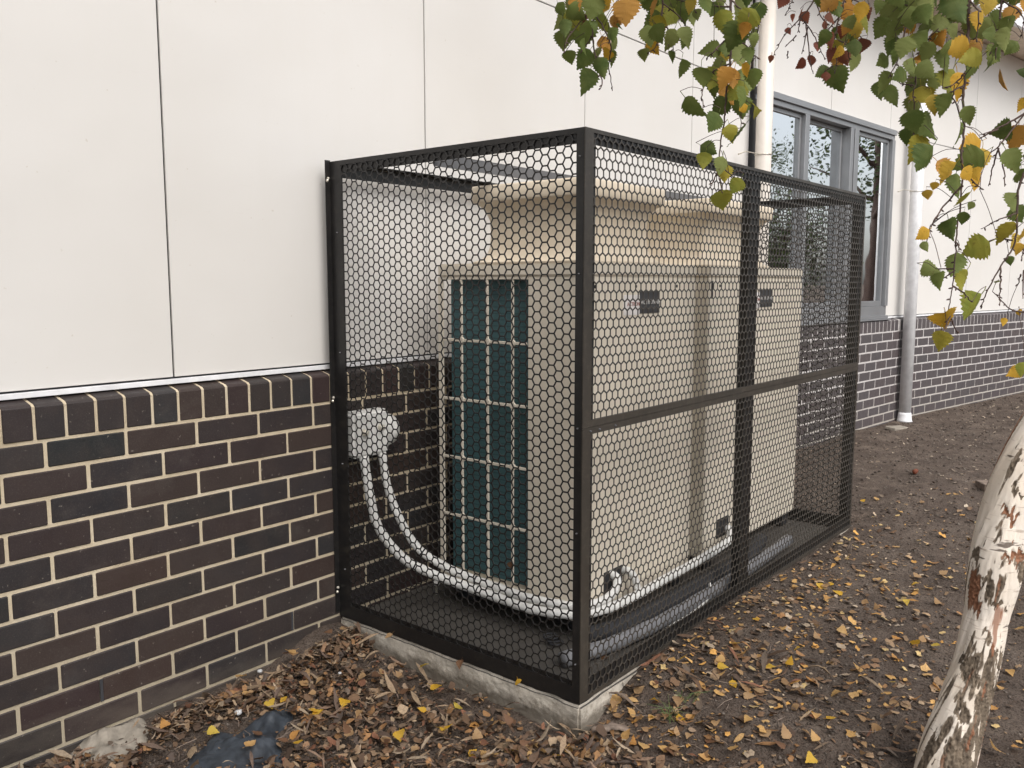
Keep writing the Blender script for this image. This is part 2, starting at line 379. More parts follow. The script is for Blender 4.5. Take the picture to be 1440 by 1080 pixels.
for i, (key, wi, xa, xb, z0, full) in enumerate(cands):
    jx, jy, jz = random.uniform(-.0012, .0012), random.uniform(-.0015, .001), random.uniform(-.001, .001)
    if i < 300 and key[0] == 0:
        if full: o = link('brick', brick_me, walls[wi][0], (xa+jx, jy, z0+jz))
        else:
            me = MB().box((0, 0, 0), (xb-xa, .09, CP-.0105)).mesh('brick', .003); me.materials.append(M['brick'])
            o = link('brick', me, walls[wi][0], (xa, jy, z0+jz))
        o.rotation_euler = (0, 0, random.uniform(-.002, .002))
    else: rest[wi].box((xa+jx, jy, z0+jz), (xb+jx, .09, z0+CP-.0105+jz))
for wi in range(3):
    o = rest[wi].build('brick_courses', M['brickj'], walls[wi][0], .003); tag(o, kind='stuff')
cc = []
for wi, (wo, P, a, s0, s1) in enumerate(walls):
    d = Vector((math.cos(a), math.sin(a), 0)); off = (1.029+.005, .004, .02)[wi]
    j = math.floor((s0-off)/CW)
    while True:
        x0 = off+j*CW; j += 1
        if x0+CW > s1+.02: break
        if x0 < s0: continue
        c = P+d*(x0+.04)+Vector((0, 0, .9)); px, py, dp = proj(c)
        vis = dp > 0 and -40 < px < 1470 and not (wi == 0 and x0 > 3.25) and not (wi == 1 and px < 1128)
        cc.append(((0 if vis else 1, dp), wi, x0))
cc.sort(key=lambda q: q[0]); rest = [MB(), MB(), MB()]
for i, (key, wi, x0) in enumerate(cc):
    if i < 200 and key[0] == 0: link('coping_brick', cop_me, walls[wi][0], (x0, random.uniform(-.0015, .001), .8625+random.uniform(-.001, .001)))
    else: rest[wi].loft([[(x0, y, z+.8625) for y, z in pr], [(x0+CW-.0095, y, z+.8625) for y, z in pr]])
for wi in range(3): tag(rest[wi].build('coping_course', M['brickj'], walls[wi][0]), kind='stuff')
for (s_, z_) in ((1.176+.0+BP*-.0, ZC-CP*9.5), (1.9+.0-.005, ZC-CP*9.5)):
    MB().box((s_-.0045, -.0008, z_-.036), (s_+.0045, .004, z_+.036)).build('weep_hole', M['seam'], walls[0][0])
# cladding panels, flashing, eaves
def part(name, mb, mat, P, a, bevel=0):
    o = mb.build(name, mat, bld, bevel); o.location = Vector(P)-bld.location; o.rotation_euler = (0, 0, a); return o
ZB, ZJ, ZT = 1.004, 2.672, 3.80
def panels(P, a, cuts, skip=None, rows=((ZB, ZJ-.003), (ZJ+.003, ZT-.002))):
    for u0, u1 in zip(cuts[:-1], cuts[1:]):
        for z0, z1 in rows:
            if skip and skip(u0, u1, z0): continue
            part('cladding_panel', MB().box((u0+.0035, .05, z0), (u1-.0035, .059, z1)), M['panel'], P, a, .0012)
c1 = [1.493-1.188*k for k in (2, 1)]+[1.493+1.188*k for k in range(4)]+[5.905]
panels(P1, 0, c1)
part('joint_backing', MB().box((-1.2, .062, .99), (5.93, .08, 3.8)), M['seam'], P1, 0)
panels(P2, A2, [0.0, 1.255, 2.477, 2.93], skip=lambda a, b, z: z < 2, rows=((2.695, ZT-.002),))
panels(P2, A2, [2.548, 2.93], rows=((ZB, 2.689),))
part('joint_backing', MB().box((0, .062, 2.69), (2.86, .08, 3.8)).box((2.546, .062, .99), (2.86, .08, 2.69)), M['seam'], P2, A2)
panels(P3, A3, [-.02, .385, 1.573, 2.761, 3.949, 5.137, 6.325, 7.5])
part('joint_backing', MB().box((0, .062, .99), (9., .08, 3.8)), M['seam'], P3, A3)
for (P, a, s0, s1) in ((P1, 0, -1.2, 5.94), (P2, A2, 0.0, 2.86), (P3, A3, 0, 9.)):
    part('flashing', MB().box((s0, .040, .9815), (s1, .06, .9975)), M['flash'], P, a, .001)
for q, (P, a, s0, s1) in enumerate(((P1, 0, -4, 5.98), (P2, A2, -.04, 2.86), (P3, A3, -.03, 9.))):
    part('soffit', MB().box((s0, -.42, 3.802+.003*q), (s1, .2, 3.83+.003*q)), M['soffit'], P, a)
    part('fascia', MB().box((s0, -.46, 3.77+.002*q), (s1, -.422, 4.00+.002*q)), M['flash'], P, a)
part('roof', MB().loft([[(-4, -.5, 4.03), (-4, 6, 5.0), (-4, 6, 4.9), (-4, -.4, 3.95)], [(16, -.5, 4.03), (16, 6, 5.0), (16, 6, 4.9), (16, -.4, 3.95)]]), M['flash'], P1, 0)
part('rear_wall', MB().box((-1.2, 5, -.3), (15, 5.2, 4.6)).box((-1.3, .2, -.3), (-1.21, 5, 4.)), M['room'], P1, 0)
# window
win = MB(); W0, W1, WB, WT = .008, 2.544, .985, 2.688
win.box((W0, .012, WT-.045), (W1, .13, WT)).box((W0, .030, WT-.085), (W1, .13, WT-.0455))
win.box((W0, .012, WB), (W1, .13, WB+.028)).box((W0, .036, WB+.0285), (W1, .13, WB+.115))
win.box((W0, .022, WB+.1155), (W0+.052, .13, WT-.0855)).box((W1-.062, .022, WB+.1155), (W1, .13, WT-.0855))
wo = part('window', win, M['alu'], P2, A2, .002)
def sub(name, mb, mat, bevel=0): return mb.build(name, mat, wo, bevel)
sub('sill', MB().box((W0-.01, -.012, WB-.012), (W1+.01, .06, WB-.001)), M['alu'], .001)
sub('mullion', MB().box((.776, .026, WB+.116), (.845, .13, WT-.086)), M['alu'], .002)
sub('mullion', MB().box((1.60, .026, WB+.116), (1.66, .13, WT-.086)).box((1.668, .020, WB+.116), (1.748, .13, WT-.086)), M['alu'], .002)
def sash(a, b, y, w=.045):
    z0, z1 = WB+.117, WT-.087
    sub('sash_frame', MB().box((a, y, z0), (a+w*.55, y+.03, z1)).box((b-w*.55, y, z0), (b, y+.03, z1)).box((a+w*.55, y, z0), (b-w*.55, y+.03, z0+w)).box((a+w*.55, y, z1-w*.7), (b-w*.55, y+.03, z1)), M['alu'], .0015)
    sub('glass_pane', MB().box((a+w*.55-.002, y+.013, z0+w-.002), (b-w*.55+.002, y+.018, z1-w*.7+.002)), M['glass'])
sash(W0+.054, .774, .06); sash(.847, 1.598, .10); sash(1.75, W1-.064, .055)
bl = MB(); n = 40
for i in range(n):
    u0 = .86+i*(.735/n); u1 = u0+.735/n; ya, yb = .150+.003*math.sin(i*.9), .150+.003*math.sin((i+1)*.9)
    q = len(bl.v); bl.v += [(u0, ya, 1.12), (u1, yb, 1.12), (u1, yb, 2.58), (u0, ya, 2.58)]; bl.f.append((q, q+1, q+2, q+3))
sub('blind', bl, M['blind'])
cu = MB(); pts = [(2.10+i*.009, .16+.014*math.sin(i*1.1)) for i in range(28)]
for (xa, ya), (xb, yb) in zip(pts[:-1], pts[1:]): cu.f.append(tuple(len(cu.v)+q for q in range(4))); cu.v += [(xa, ya, 1.05), (xb, yb, 1.05), (xb, yb, 2.6), (xa, ya, 2.6)]
sub('curtain', cu, M['curtain'])
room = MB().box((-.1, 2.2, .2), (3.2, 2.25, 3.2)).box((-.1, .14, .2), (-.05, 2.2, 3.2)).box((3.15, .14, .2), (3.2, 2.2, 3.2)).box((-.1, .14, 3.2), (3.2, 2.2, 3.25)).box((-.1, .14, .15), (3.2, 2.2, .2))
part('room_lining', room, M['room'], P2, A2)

# ------------------------------------------------------------------ downpipes
def downpipe(P, a, s, out, label, zb, zs, pm='pvc'):
    d = Vector((math.cos(a), math.sin(a), 0)); n = Vector((math.sin(a), -math.cos(a), 0)); c = Vector(P)+d*s+n*out
    t = empty('downpipe', (c.x, c.y, zb), a); tag(t, label, 'downpipe', 'painted round downpipes on the building')
    MB().tube([(0, 0, 0), (0, 0, 3.82-zb)], .0555, 28).build('pipe', M[pm], t, smooth=True)
    MB().tube([(0, 0, -.012), (0, 0, .0), (0, 0, .05), (0, 0, .075)], [.074, .066, .061, .0565], 28).build('socket', M[pm], t, smooth=True)
    for z in zs:
        b = MB().tube([(.0595*math.cos(q), .0595*math.sin(q), z-zb) for q in np.linspace(0, 2*math.pi, 25)], .0028, 6)
        b.tube([(-.06, 0, z-zb), (-.17, out*.55, z-zb+.01), (-.23, out-.01, z-zb-.012)], [.0035, .0035, .006], 6)
        b.tube([(.06, .0, z-zb), (.14, out*.6, z-zb), (.17, out-.01, z-zb)], [.0035, .0035, .006], 6)
        b.build('bracket', M['bolt'], t)
    return t
downpipe(P2, A2, -.045, .072, 'cream painted downpipe rising behind the mesh cage left of the window', -.05, (2.20,))
downpipe(P3, A3, .03, .075, 'white painted downpipe right of the window with its foot at the soil', 0.0, (2.16,), 'flash')
# ------------------------------------------------------------------ slab
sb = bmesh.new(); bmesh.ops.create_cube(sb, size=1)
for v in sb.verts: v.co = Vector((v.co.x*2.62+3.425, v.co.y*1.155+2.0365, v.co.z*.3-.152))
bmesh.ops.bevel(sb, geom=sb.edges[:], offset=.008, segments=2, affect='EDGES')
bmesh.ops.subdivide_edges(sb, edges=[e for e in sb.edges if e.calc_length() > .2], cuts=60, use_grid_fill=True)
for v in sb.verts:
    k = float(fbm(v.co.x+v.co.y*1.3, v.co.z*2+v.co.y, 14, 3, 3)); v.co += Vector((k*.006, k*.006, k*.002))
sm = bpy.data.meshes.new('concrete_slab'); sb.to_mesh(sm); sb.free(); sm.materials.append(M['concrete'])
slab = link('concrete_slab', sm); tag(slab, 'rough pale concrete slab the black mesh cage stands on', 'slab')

# ------------------------------------------------------------------ security cage
X0, X1, Y0, Y1, ZH = 2.12, 4.672, 1.461, 2.618, 1.763
cage = empty('security_cage', ((X0+X1)/2, (Y0+Y1)/2, .0)); CL = cage.location.copy()
tag(cage, 'black hexagonal mesh cage enclosing the outdoor units against the brick wall', 'cage')
def cg(name, mb, mat=None, bevel=0.0006):
    o = mb.build(name, mat or M['steel'], cage, bevel); o.location = -CL; return o
tk = .004; L = .052
xi0, xi1, yi0, yi1 = X0+.004, X1-.004, Y0+.004, Y1
def post(x, y, sx, sy, lx=L, ly=L):
    cg('post', MB().box((min(x, x+sx*lx), min(y, y+sy*tk), .006), (max(x, x+sx*lx), max(y, y+sy*tk), ZH-.004)).box((min(x, x+sx*tk), min(y+sy*tk, y+sy*ly), .006), (max(x, x+sx*tk), max(y+sy*tk, y+sy*ly), ZH-.004)))
post(xi0, yi0, 1, 1, .058, .030); post(xi1, yi0, -1, 1, .06, .06); post(xi0, yi1, 1, -1, .05, .066); post(xi1, yi1, -1, -1)
post(3.318, yi0, -1, 1, .045, .055); post(3.3185, yi0, 1, 1, .045, .055)
for (nm, z0, z1) in (('bottom_rail', .004, .070), ('top_rail', ZH-.045, ZH-.002)):
    zz = z1-tk if nm == 'top_rail' else z0
    cg(nm, MB().box((xi0+.0585, yi0+.0002, z0), (3.2725, yi0+tk, z1)).box((3.364, yi0+.0002, z0), (xi1-.0605, yi0+tk, z1)).box((xi0+.031, yi0+tk+.0003, zz), (xi1-.03, yi0+.045, zz+tk-.0003)))
    for xx, s in ((xi0, 1), (xi1, -1)):
        cg(nm, MB().box((min(xx+s*.0002, xx+s*tk), yi0+.0305, z0), (max(xx+s*.0002, xx+s*tk), yi1-.067, z1 if s > 0 or z0 > 1 else .05)).box((min(xx+s*(tk+.0003), xx+s*.045), yi0+.046, zz), (max(xx+s*(tk+.0003), xx+s*.045), yi1-.01, zz+tk-.0003)))
cg('wall_rail', MB().box((xi0+.05, yi1-.05, ZH-.008), (xi1-.05, yi1-.004, ZH-.0045)).box((xi0+.05, yi1-.0038, ZH-.055), (xi1-.05, yi1, ZH-.004)))
cg('middle_rail', MB().box((xi0+.046, 2.118, ZH-.012), (xi1-.046, 2.168, ZH-.0085)).box((xi0+.046, 2.118, ZH-.052), (xi1-.046, 2.122, ZH-.012)), M['greysteel'])  # black bar, the grey of its sky sheen is in the colour
cg('wall_flange', MB().box((X0-.022, yi1-.003, .02), (X0+.003, yi1-.0002, ZH+.004)))
ZM = .876
cg('centre_rail', MB().box((xi0+.059, yi0+.0003, ZM-.022), (3.2725, yi0+tk, ZM+.022)).box((3.364, yi0+.0003, ZM-.022), (xi1-.061, yi0+tk, ZM+.022)).box((xi0+.031, yi0+tk+.0002, ZM-.002), (xi1-.03, yi0+.03, ZM+.002)))
def hexsheet(U, V, pitch, pointy, th=.0018, web=.0046):
    """one perforated sheet U x V in local (u, v); every hole is real"""
    Rr = pitch/math.sqrt(3); rr = (pitch-web)/math.sqrt(3)
    ang = np.radians(np.arange(6)*60+(30 if pointy else 0))
    cen = []
    if pointy:
        dv = 1.5*Rr; nv = int(V/dv)+1
        for j in range(nv+1):
            for i in range(int(U/pitch)+2): cen.append((i*pitch+(j % 2)*pitch/2, j*dv))
    else:
        du = 1.5*Rr; nu = int(U/du)+1
        for i in range(nu+1):
            for j in range(int(V/pitch)+2): cen.append((i*du, j*pitch+(i % 2)*pitch/2))
    cen = np.array(cen); cen = cen[(cen[:, 0] > -.2*pitch) & (cen[:, 0] < U+.2*pitch) & (cen[:, 1] > -.2*pitch) & (cen[:, 1] < V+.2*pitch)]
    o = np.stack([np.cos(ang)*Rr, np.sin(ang)*Rr], -1); q = np.stack([np.cos(ang)*rr, np.sin(ang)*rr], -1)
    t = np.concatenate([np.c_[o, np.zeros(6)], np.c_[q, np.zeros(6)], np.c_[o, np.full(6, th)], np.c_[q, np.full(6, th)]])
    Vv = (np.c_[cen, np.zeros(len(cen))][:, None, :]+t[None]); Vv[:, :, 0] = np.clip(Vv[:, :, 0], 0, U); Vv[:, :, 1] = np.clip(Vv[:, :, 1], 0, V)
    f = []
    for k in range(6):
        a, b = k, (k+1) % 6
        f += [(a, b, b+6, a+6), (a+12, a+18, b+18, b+12), (a+6, b+6, b+18, a+18)]
    Ff = (np.arange(len(cen))*24)[:, None, None]+np.array(f)[None]
    return Vv.reshape(-1, 3), Ff.reshape(-1, 4)
def meshpanel(O, ud, vd, nd, U, V, pointy, bl_, br, bb, bt, pitch=.0325):
    O, ud, vd, nd = [np.array(q, float) for q in (O, ud, vd, nd)]
    Vv, Ff = hexsheet(U-.004, V-.004, pitch, pointy)
    Pw = O+(Vv[:, :1]+.002)*ud+(Vv[:, 1:2]+.002)*vd+Vv[:, 2:]*nd-np.array(CL)
    o = npmesh('mesh_panel', Pw, Ff, M['steelmesh' if pointy else 'steel'], cage)
    # folded solid border, a little thicker than the perforated sheet
    mb = MB(); e = .0006; th = .0030
    def rect(u0, u1, v0, v1):
        n = len(mb.v)
        for t_ in (-e, th):
            for (u, v) in ((u0, v0), (u1, v0), (u1, v1), (u0, v1)): mb.v.append(tuple(O+u*ud+v*vd+t_*nd-np.array(CL)))
        mb.f += [tuple(n+i for i in q) for q in ((0,3,2,1),(4,5,6,7),(0,1,5,4),(1,2,6,5),(2,3,7,6),(3,0,4,7))]
    rect(0, bl_, 0, V); rect(U-br, U, 0, V); rect(bl_, U-br, 0, bb); rect(bl_, U-br, V-bt, V)
    f = mb.build('panel_border', M['steelmesh' if pointy else 'steel'], o); return o
# long front face: two sheets, one above the other; short near face; short far face
meshpanel((X0, Y0, .004), (1, 0, 0), (0, 0, 1), (0, 1, 0), X1-X0, ZM-.005, True, .044, .02, .014, .021)
meshpanel((X0, Y0, ZM+.0005), (1, 0, 0), (0, 0, 1), (0, 1, 0), X1-X0, ZH-ZM-.001, True, .044, .02, .021, .012)
meshpanel((X0, Y0+.004, .004), (0, 1, 0), (0, 0, 1), (1, 0, 0), Y1-Y0-.005, ZH-.005, False, .026, .066, .05, .016)
meshpanel((X1, Y0+.004, .004), (0, 1, 0), (0, 0, 1), (-1, 0, 0), Y1-Y0-.005, ZH-.005, False, .026, .05, .05, .016)
def bolt(p, ax, r=.0075):
    p = Vector(p); ax = Vector(ax); cg('bolt', MB().tube([p, p+ax*.002, p+ax*.005, p+ax*.0065], [r, r, r*.72, r*.2], 12), M['bolt'] if r > .005 else M['greysteel'], 0)
for z in (1.69, .865, .11): bolt((X0-.0235, Y1-.018, z), (-1, 0, 0), .006); bolt((X0-.01, Y1-.0035, z+.01), (0, -1, 0), .006)
for z in (.13, .55, .876, 1.34, 1.68): bolt((X0-.0006, Y0+.017, z), (-1, 0, 0), .0026)
for z in (.20, .62, 1.05, 1.5): bolt((X0-.0006, Y1-.04, z), (-1, 0, 0), .0032)
for x in (2.16, 2.21, 2.30): bolt((x, Y0-.0006, ZM-.012), (0, -1, 0), .0035)

# ------------------------------------------------------------------ outdoor units
def textmesh(s, size, name, mat, parent, loc, rot):
    cu = bpy.data.curves.new('t', 'FONT'); cu.body = s; cu.size = size; cu.extrude = .0006; cu.resolution_u = 2
    o = bpy.data.objects.new('t', cu); COL.objects.link(o); bpy.context.view_layer.update()
    me = bpy.data.meshes.new_from_object(o.evaluated_get(bpy.context.evaluated_depsgraph_get())); bpy.data.objects.remove(o)
    me.name = name; me.materials.clear(); me.materials.append(mat); return link(name, me, parent, loc, rot)
def acunit(x0, x1, y0, y1, label, hx0, hx1, hy1, plx, opx):
    ZBt, ZTp = .115, 1.387
    t = empty('outdoor_unit', ((x0+x1)/2, (y0+y1)/2, .0)); o0 = -t.location
    tag(t, label, 'air conditioner', 'beige outdoor units inside the cage')
    def pt(name, mb, mat, bevel=0, smooth=False, seg=1): 
        o = mb.build(name, mat, t, bevel, smooth, seg); o.location = o0; return o
    gy = y0+.245                                            # the coil opening starts here on the end face
    cab = MB().box((x0+.05, y0+.003, ZBt), (x1-.003, y1-.032, 1.335)).box((x0, y0+.003, ZBt), (x0+.0495, gy, 1.335))
    pt('cabinet', cab, M['beige'], .003)
    pt('top_cap', MB().box((x0-.004, y0-.003, 1.3355), (x1+.002, y1, ZTp)), M['beige'], .008, seg=2)
    pt('base_tray', MB().box((x0-.002, y0+.002, .075), (x1, y1, ZBt-.0005)), M['beige'], .004)
    fx = [x0+.012, x0+(x1-x0)*.5, x1-.012]
    pt('front_panel', MB().box((x0+.004, y0, ZBt+.012), (x1-.006, y0+.0028, 1.327)), M['beige'], .001)
    for q in (.09, .42, .80):
        xx = x0+(x1-x0)*q; pt('screw', MB().tube([(xx, y0+.001, 1.30), (xx, y0-.002, 1.30)], .0065, 10), M['dark'])
    pt('handle_slot', MB().box((x0+.012, y0-.0012, 1.245), (x0+.030, y0-.0002, 1.322)), M['dark'])
    # wire guard over the coil on the end face
    cz = [1.325, 1.088, .852, .614, .376, .14]; cy = [gy, gy+.075, gy+.20, gy+.335, y1-.022]
    g = MB(); 
    for y in cy[1:-1]: g.box((x0, y-.0055, .14), (x0+.007, y+.0055, 1.325))
    for z in cz[1:-1]:
        for a, b in zip(cy[:-1], cy[1:]): g.box((x0+.0005, a+.0056, z-.0055), (x0+.0065, b-.0056, z+.0055))
    for y in cy[1:-1]:
        for z in cz[1:-1]: g.tube([(x0-.0008, y, z), (x0+.0078, y, z)], .014, 10)
    g.box((x0, y1-.022, .116), (x0+.012, y1-.0002, 1.335)); g.box((x0, gy+.0005, 1.326), (x0+.012, y1-.0225, 1.335)); g.box((x0, gy+.0005, .116), (x0+.012, y1-.0225, .14))
    pt('coil_guard', g, M['beige'], .0012)
    pt('coil', MB().box((x0+.046, gy+.001, .14), (x0+.0495, y1-.030, 1.33)), M['coil'])
    # flared discharge hood: two flanges with a hollow waist between them
    prof = [(1.3875, .0), (1.392, .0), (1.402, .022), (1.42, .038), (1.45, .047), (1.50, .050), (1.55, .047), (1.585, .036), (1.605, .020), (1.615, .004), (1.617, .0), (1.622, -.002), (1.672, -.004), (1.678, .0), (1.679, .02), (1.64, .035)]
    def ringr(z, q, r=.03, k=4):
        ax, bx, ay, by = hx0+q, hx1-q, y0+.004+q, hy1-q; out = []
        for (cx, cy_, a0) in ((bx-r, ay+r, -90), (bx-r, by-r, 0), (ax+r, by-r, 90), (ax+r, ay+r, 180)):
            for j in range(k+1): an = R(a0+90*j/k); out.append((cx+r*math.cos(an), cy_+r*math.sin(an), z))
        return out
    h = pt('discharge_hood', MB().loft([ringr(z, q) for z, q in prof]), M['beige2'], 0, True)
    md = h.modifiers.new('e', 'EDGE_SPLIT'); md.split_angle = R(50)
    for (xx, yy) in ((x0+.06, y0+.05), (x1-.1, y0+.05), (x0+.06, y1-.09), (x1-.1, y1-.09)):
        pt('foot', MB().box((xx, yy-.03, .004), (xx+.07, yy+.05, .0745)), M['dark'], .005)
    pt('pipe_opening', MB().box((opx, y0-.0012, .135), (opx+.13, y0-.0002, .225)), M['dark'])
    # name plate with its white label
    p = pt('name_plate', MB().box((plx, y0-.004, 1.196), (plx+.150, y0-.0003, 1.282)), M['plate'], .001)
    d = pt('white_label', MB().box((plx-.115, y0-.0028, 1.192), (plx-.001, y0-.0003, 1.268)), M['decal'], .0005)
    a = textmesh('ACTRONAIR', .0262, 'lettering', M['letter'], p, (plx+.005, y0-.0045, 1.231), (R(90), 0, 0))
    a = textmesh('ACTRON', .0215, 'lettering', M['red'], d, (plx-.092, y0-.0034, 1.226), (R(90), 0, 0))
    return t
acunit(2.505, 3.345, 1.73, 2.435, 'nearer beige outdoor unit with teal coil and flared hood at cage front', 2.505, 3.09, 2.262, 2.885, 2.66)
acunit(3.475, 4.55, 1.73, 2.435, 'farther beige outdoor unit half hidden behind the cage centre post', 3.475, 4.15, 2.262, 4.0, 3.60)

# ------------------------------------------------------------------ pipework in the cage
cover = empty('pipe_cover', (2.25, 2.60, .72)); tag(cover, 'white plastic pipe cover fixed to the brick wall inside the cage', 'pipe cover')
def at_obj(root, name, mb, mat, **k): 
    o = mb.build(name, mat, root, **k); o.location = -root.location; return o
at_obj(cover, 'body', MB().box((2.15, 2.545, .635), (2.335, 2.617, .815)), M['whitepvc'], bevel=.012, seg=3)
at_obj(cover, 'end_cap', MB().tube([(2.325, 2.585, .725), (2.372, 2.585, .725)], [.072, .060], 18), M['whitepvc'], smooth=True)
for x, z in ((2.20, .735), (2.285, .745)): at_obj(cover, 'knob', MB().tube([(x, 2.545, z), (x, 2.528, z), (x, 2.522, z)], [.014, .012, .004], 10), M['bolt'])
def pipe(name, pts, r, mat, label, cat, group=None, bands=()):
    sp = spline(pts, 7); root = empty(name, sp[0]); tag(root, label, cat, group)
    o = at_obj(root, 'sleeve', MB().tube(sp, [r*(1+.05*math.sin(i*1.7)) for i in range(len(sp))], 14), mat, smooth=True)
    for b in bands:
        p = sp[b]; q = sp[b+1]; at_obj(root, 'tie', MB().tube([p, p+(q-p).normalized()*.006], r*1.12, 12), M['blackpipe'])
    return root
pipe('insulated_pipe', [(2.205, 2.555, .64), (2.207, 2.53, .50), (2.225, 2.50, .36), (2.29, 2.44, .235), (2.37, 2.36, .165), (2.43, 2.24, .125), (2.455, 2.08, .105), (2.455, 1.92, .10), (2.50, 1.76, .105), (2.62, 1.685, .11), (2.80, 1.665, .115), (3.05, 1.665, .12), (3.35, 1.665, .125), (3.62, 1.672, .14), (3.70, 1.715, .17)], .0185, M['whitepvc'],
     'white insulated pipe from the cover, leftmost of the pair curving down', 'pipe', 'white insulated pipes', (24, 38))
pipe('insulated_pipe', [(2.30, 2.555, .64), (2.305, 2.53, .50), (2.33, 2.48, .36), (2.375, 2.43, .25), (2.425, 2.34, .185), (2.46, 2.22, .150), (2.475, 2.08, .135), (2.468, 1.92, .135), (2.512, 1.745, .135), (2.60, 1.70, .14), (2.68, 1.70, .15), (2.715, 1.705, .19), (2.712, 1.735, .215)], .0165, M['whitepvc'],
     'white insulated pipe rising into the nearer unit, right of the pair', 'pipe', 'white insulated pipes', (22, 36))
pipe('insulated_pipe', [(2.80, 1.735, .20), (2.80, 1.70, .20), (2.815, 1.685, .165), (2.82, 1.68, .13)], .015, M['whitepvc'], 'short white pipe elbow below the nearer unit', 'pipe')
pipe('black_pipe', [(2.50, 1.72, .03), (2.62, 1.64, .045), (2.9, 1.615, .05), (3.3, 1.61, .05), (3.7, 1.62, .05), (4.0, 1.68, .05)], .034, M['blackpipe'], 'thick black lagged pipe lying below the white pipes', 'pipe')
pipe('grey_conduit', [(2.30, 1.66, .028), (2.5, 1.60, .03), (2.8, 1.565, .03), (3.2, 1.56, .03), (3.7, 1.57, .03), (4.15, 1.60, .03)], .027, M['greypipe'], 'grey conduit on the slab along the cage front', 'conduit')
pipe('white_cable', [(2.80, 1.56, .008), (2.9, 1.535, .012), (3.05, 1.53, .02), (3.18, 1.545, .035), (3.24, 1.58, .06)], .006, M['whitepvc'], 'thin white cable curving over the slab at the cage front', 'cable')
rod = empty('anchor_bolt', (2.536, 2.49, 0)); tag(rod, 'small domed anchor bolt standing on the slab below the pipes', 'bolt')
at_obj(rod, 'rod', MB().tube([(2.536, 2.49, -.002), (2.536, 2.49, .04)], .0045, 8), M['bolt']); at_obj(rod, 'dome', MB().tube([(2.536, 2.49, .04), (2.536, 2.49, .047), (2.536, 2.49, .058), (2.536, 2.49, .063)], [.012, .016, .011, .003], 12), M['whitepvc'], smooth=True)
ringb = MB()
for q in range(3): ringb.tube([(2.44+.026*math.cos(a), 1.79+.026*math.sin(a)+q*.012, .010+q*.008) for a in np.linspace(0, 6.2, 20)], .004, 6)
tag(ringb.build('cable_coil', M['blackpipe']), 'small coil of dark cable on the slab by the near post', 'cable')

# ------------------------------------------------------------------ birch tree
tree = empty('birch_tree', at(1335, 1095, 2.4)); TL = tree.location.copy()
TL.z = float(gz(TL.x, TL.y)); tree.location = TL
tag(tree, 'leaning white barked birch tree with hanging autumn twigs at right', 'tree')
def tp(name, mb, mat, **k):
    o = mb.build(name, mat, tree, **k); o.location = -TL; return o
D = 2.38
SCARS = [(1366, 824, 8, 30, .1, 1), (1387, 826, 8, 26, 0, 0), (1402, 851, 15, 4, .1, 0), (1391, 898, 6, 10, 0, 0), (1403, 930, 5, 20, .1, 0), (1352, 930, 7, 9, 0, 0), (1424, 778, 22, 8, -.35, 1),
         (1437, 800, 14, 16, 0, 0), (1368, 777, 4, 13, 0, 0), (1362, 742, 8, 9, 0, 0), (1420, 722, 12, 7, -.2, 1), (1385, 980, 9, 40, .35, 0), (1378, 1030, 15, 34, .3, 0), (1352, 1000, 10, 12, 0, 0),
         (1362, 950, 14, 8, 0, 0), (1303, 1058, 6, 30, .5, 0), (1335, 1062, 9, 26, .2, 0), (1355, 1072, 20, 22, .2, 0), (1430, 688, 7, 5, 0, 0), (1432, 636, 6, 4, 0, 0)]
tc = [(1302, 1190, .105), (1318, 1130, .094), (1334, 1060, .090), (1351, 1000, .080), (1371, 940, .071), (1387, 870, .070), (1397, 815, .078), (1408, 760, .079), (1427, 690, .075), (1458, 615, .068), (1500, 535, .064), (1530, 440, .062), (1540, 320, .060), (1548, 180, .057), (1545, 20, .054), (1535, -160, .050), (1515, -360, .045), (1500, -600, .038), (1490, -900, .028)]
cp = spline([at(x, y, D) for x, y, r in tc], 9); rad = np.interp(np.linspace(0, len(tc)-1, len(cp)), np.arange(len(tc)), [r for *_, r in tc])*np.interp(np.linspace(0, len(tc)-1, len(cp)), [0, 5, 6.5, 9, 12, len(tc)], [.84, .80, .88, .88, .84, .84])
K = 150; cp2 = []; 
fine = []
for i in range(len(cp)-1):
    for k in range(3): fine.append((cp[i].lerp(cp[i+1], k/3), rad[i]+(rad[i+1]-rad[i])*k/3))
fine.append((cp[-1], rad[-1])); V = []; Cc = []
nR = len(fine); acc = 0
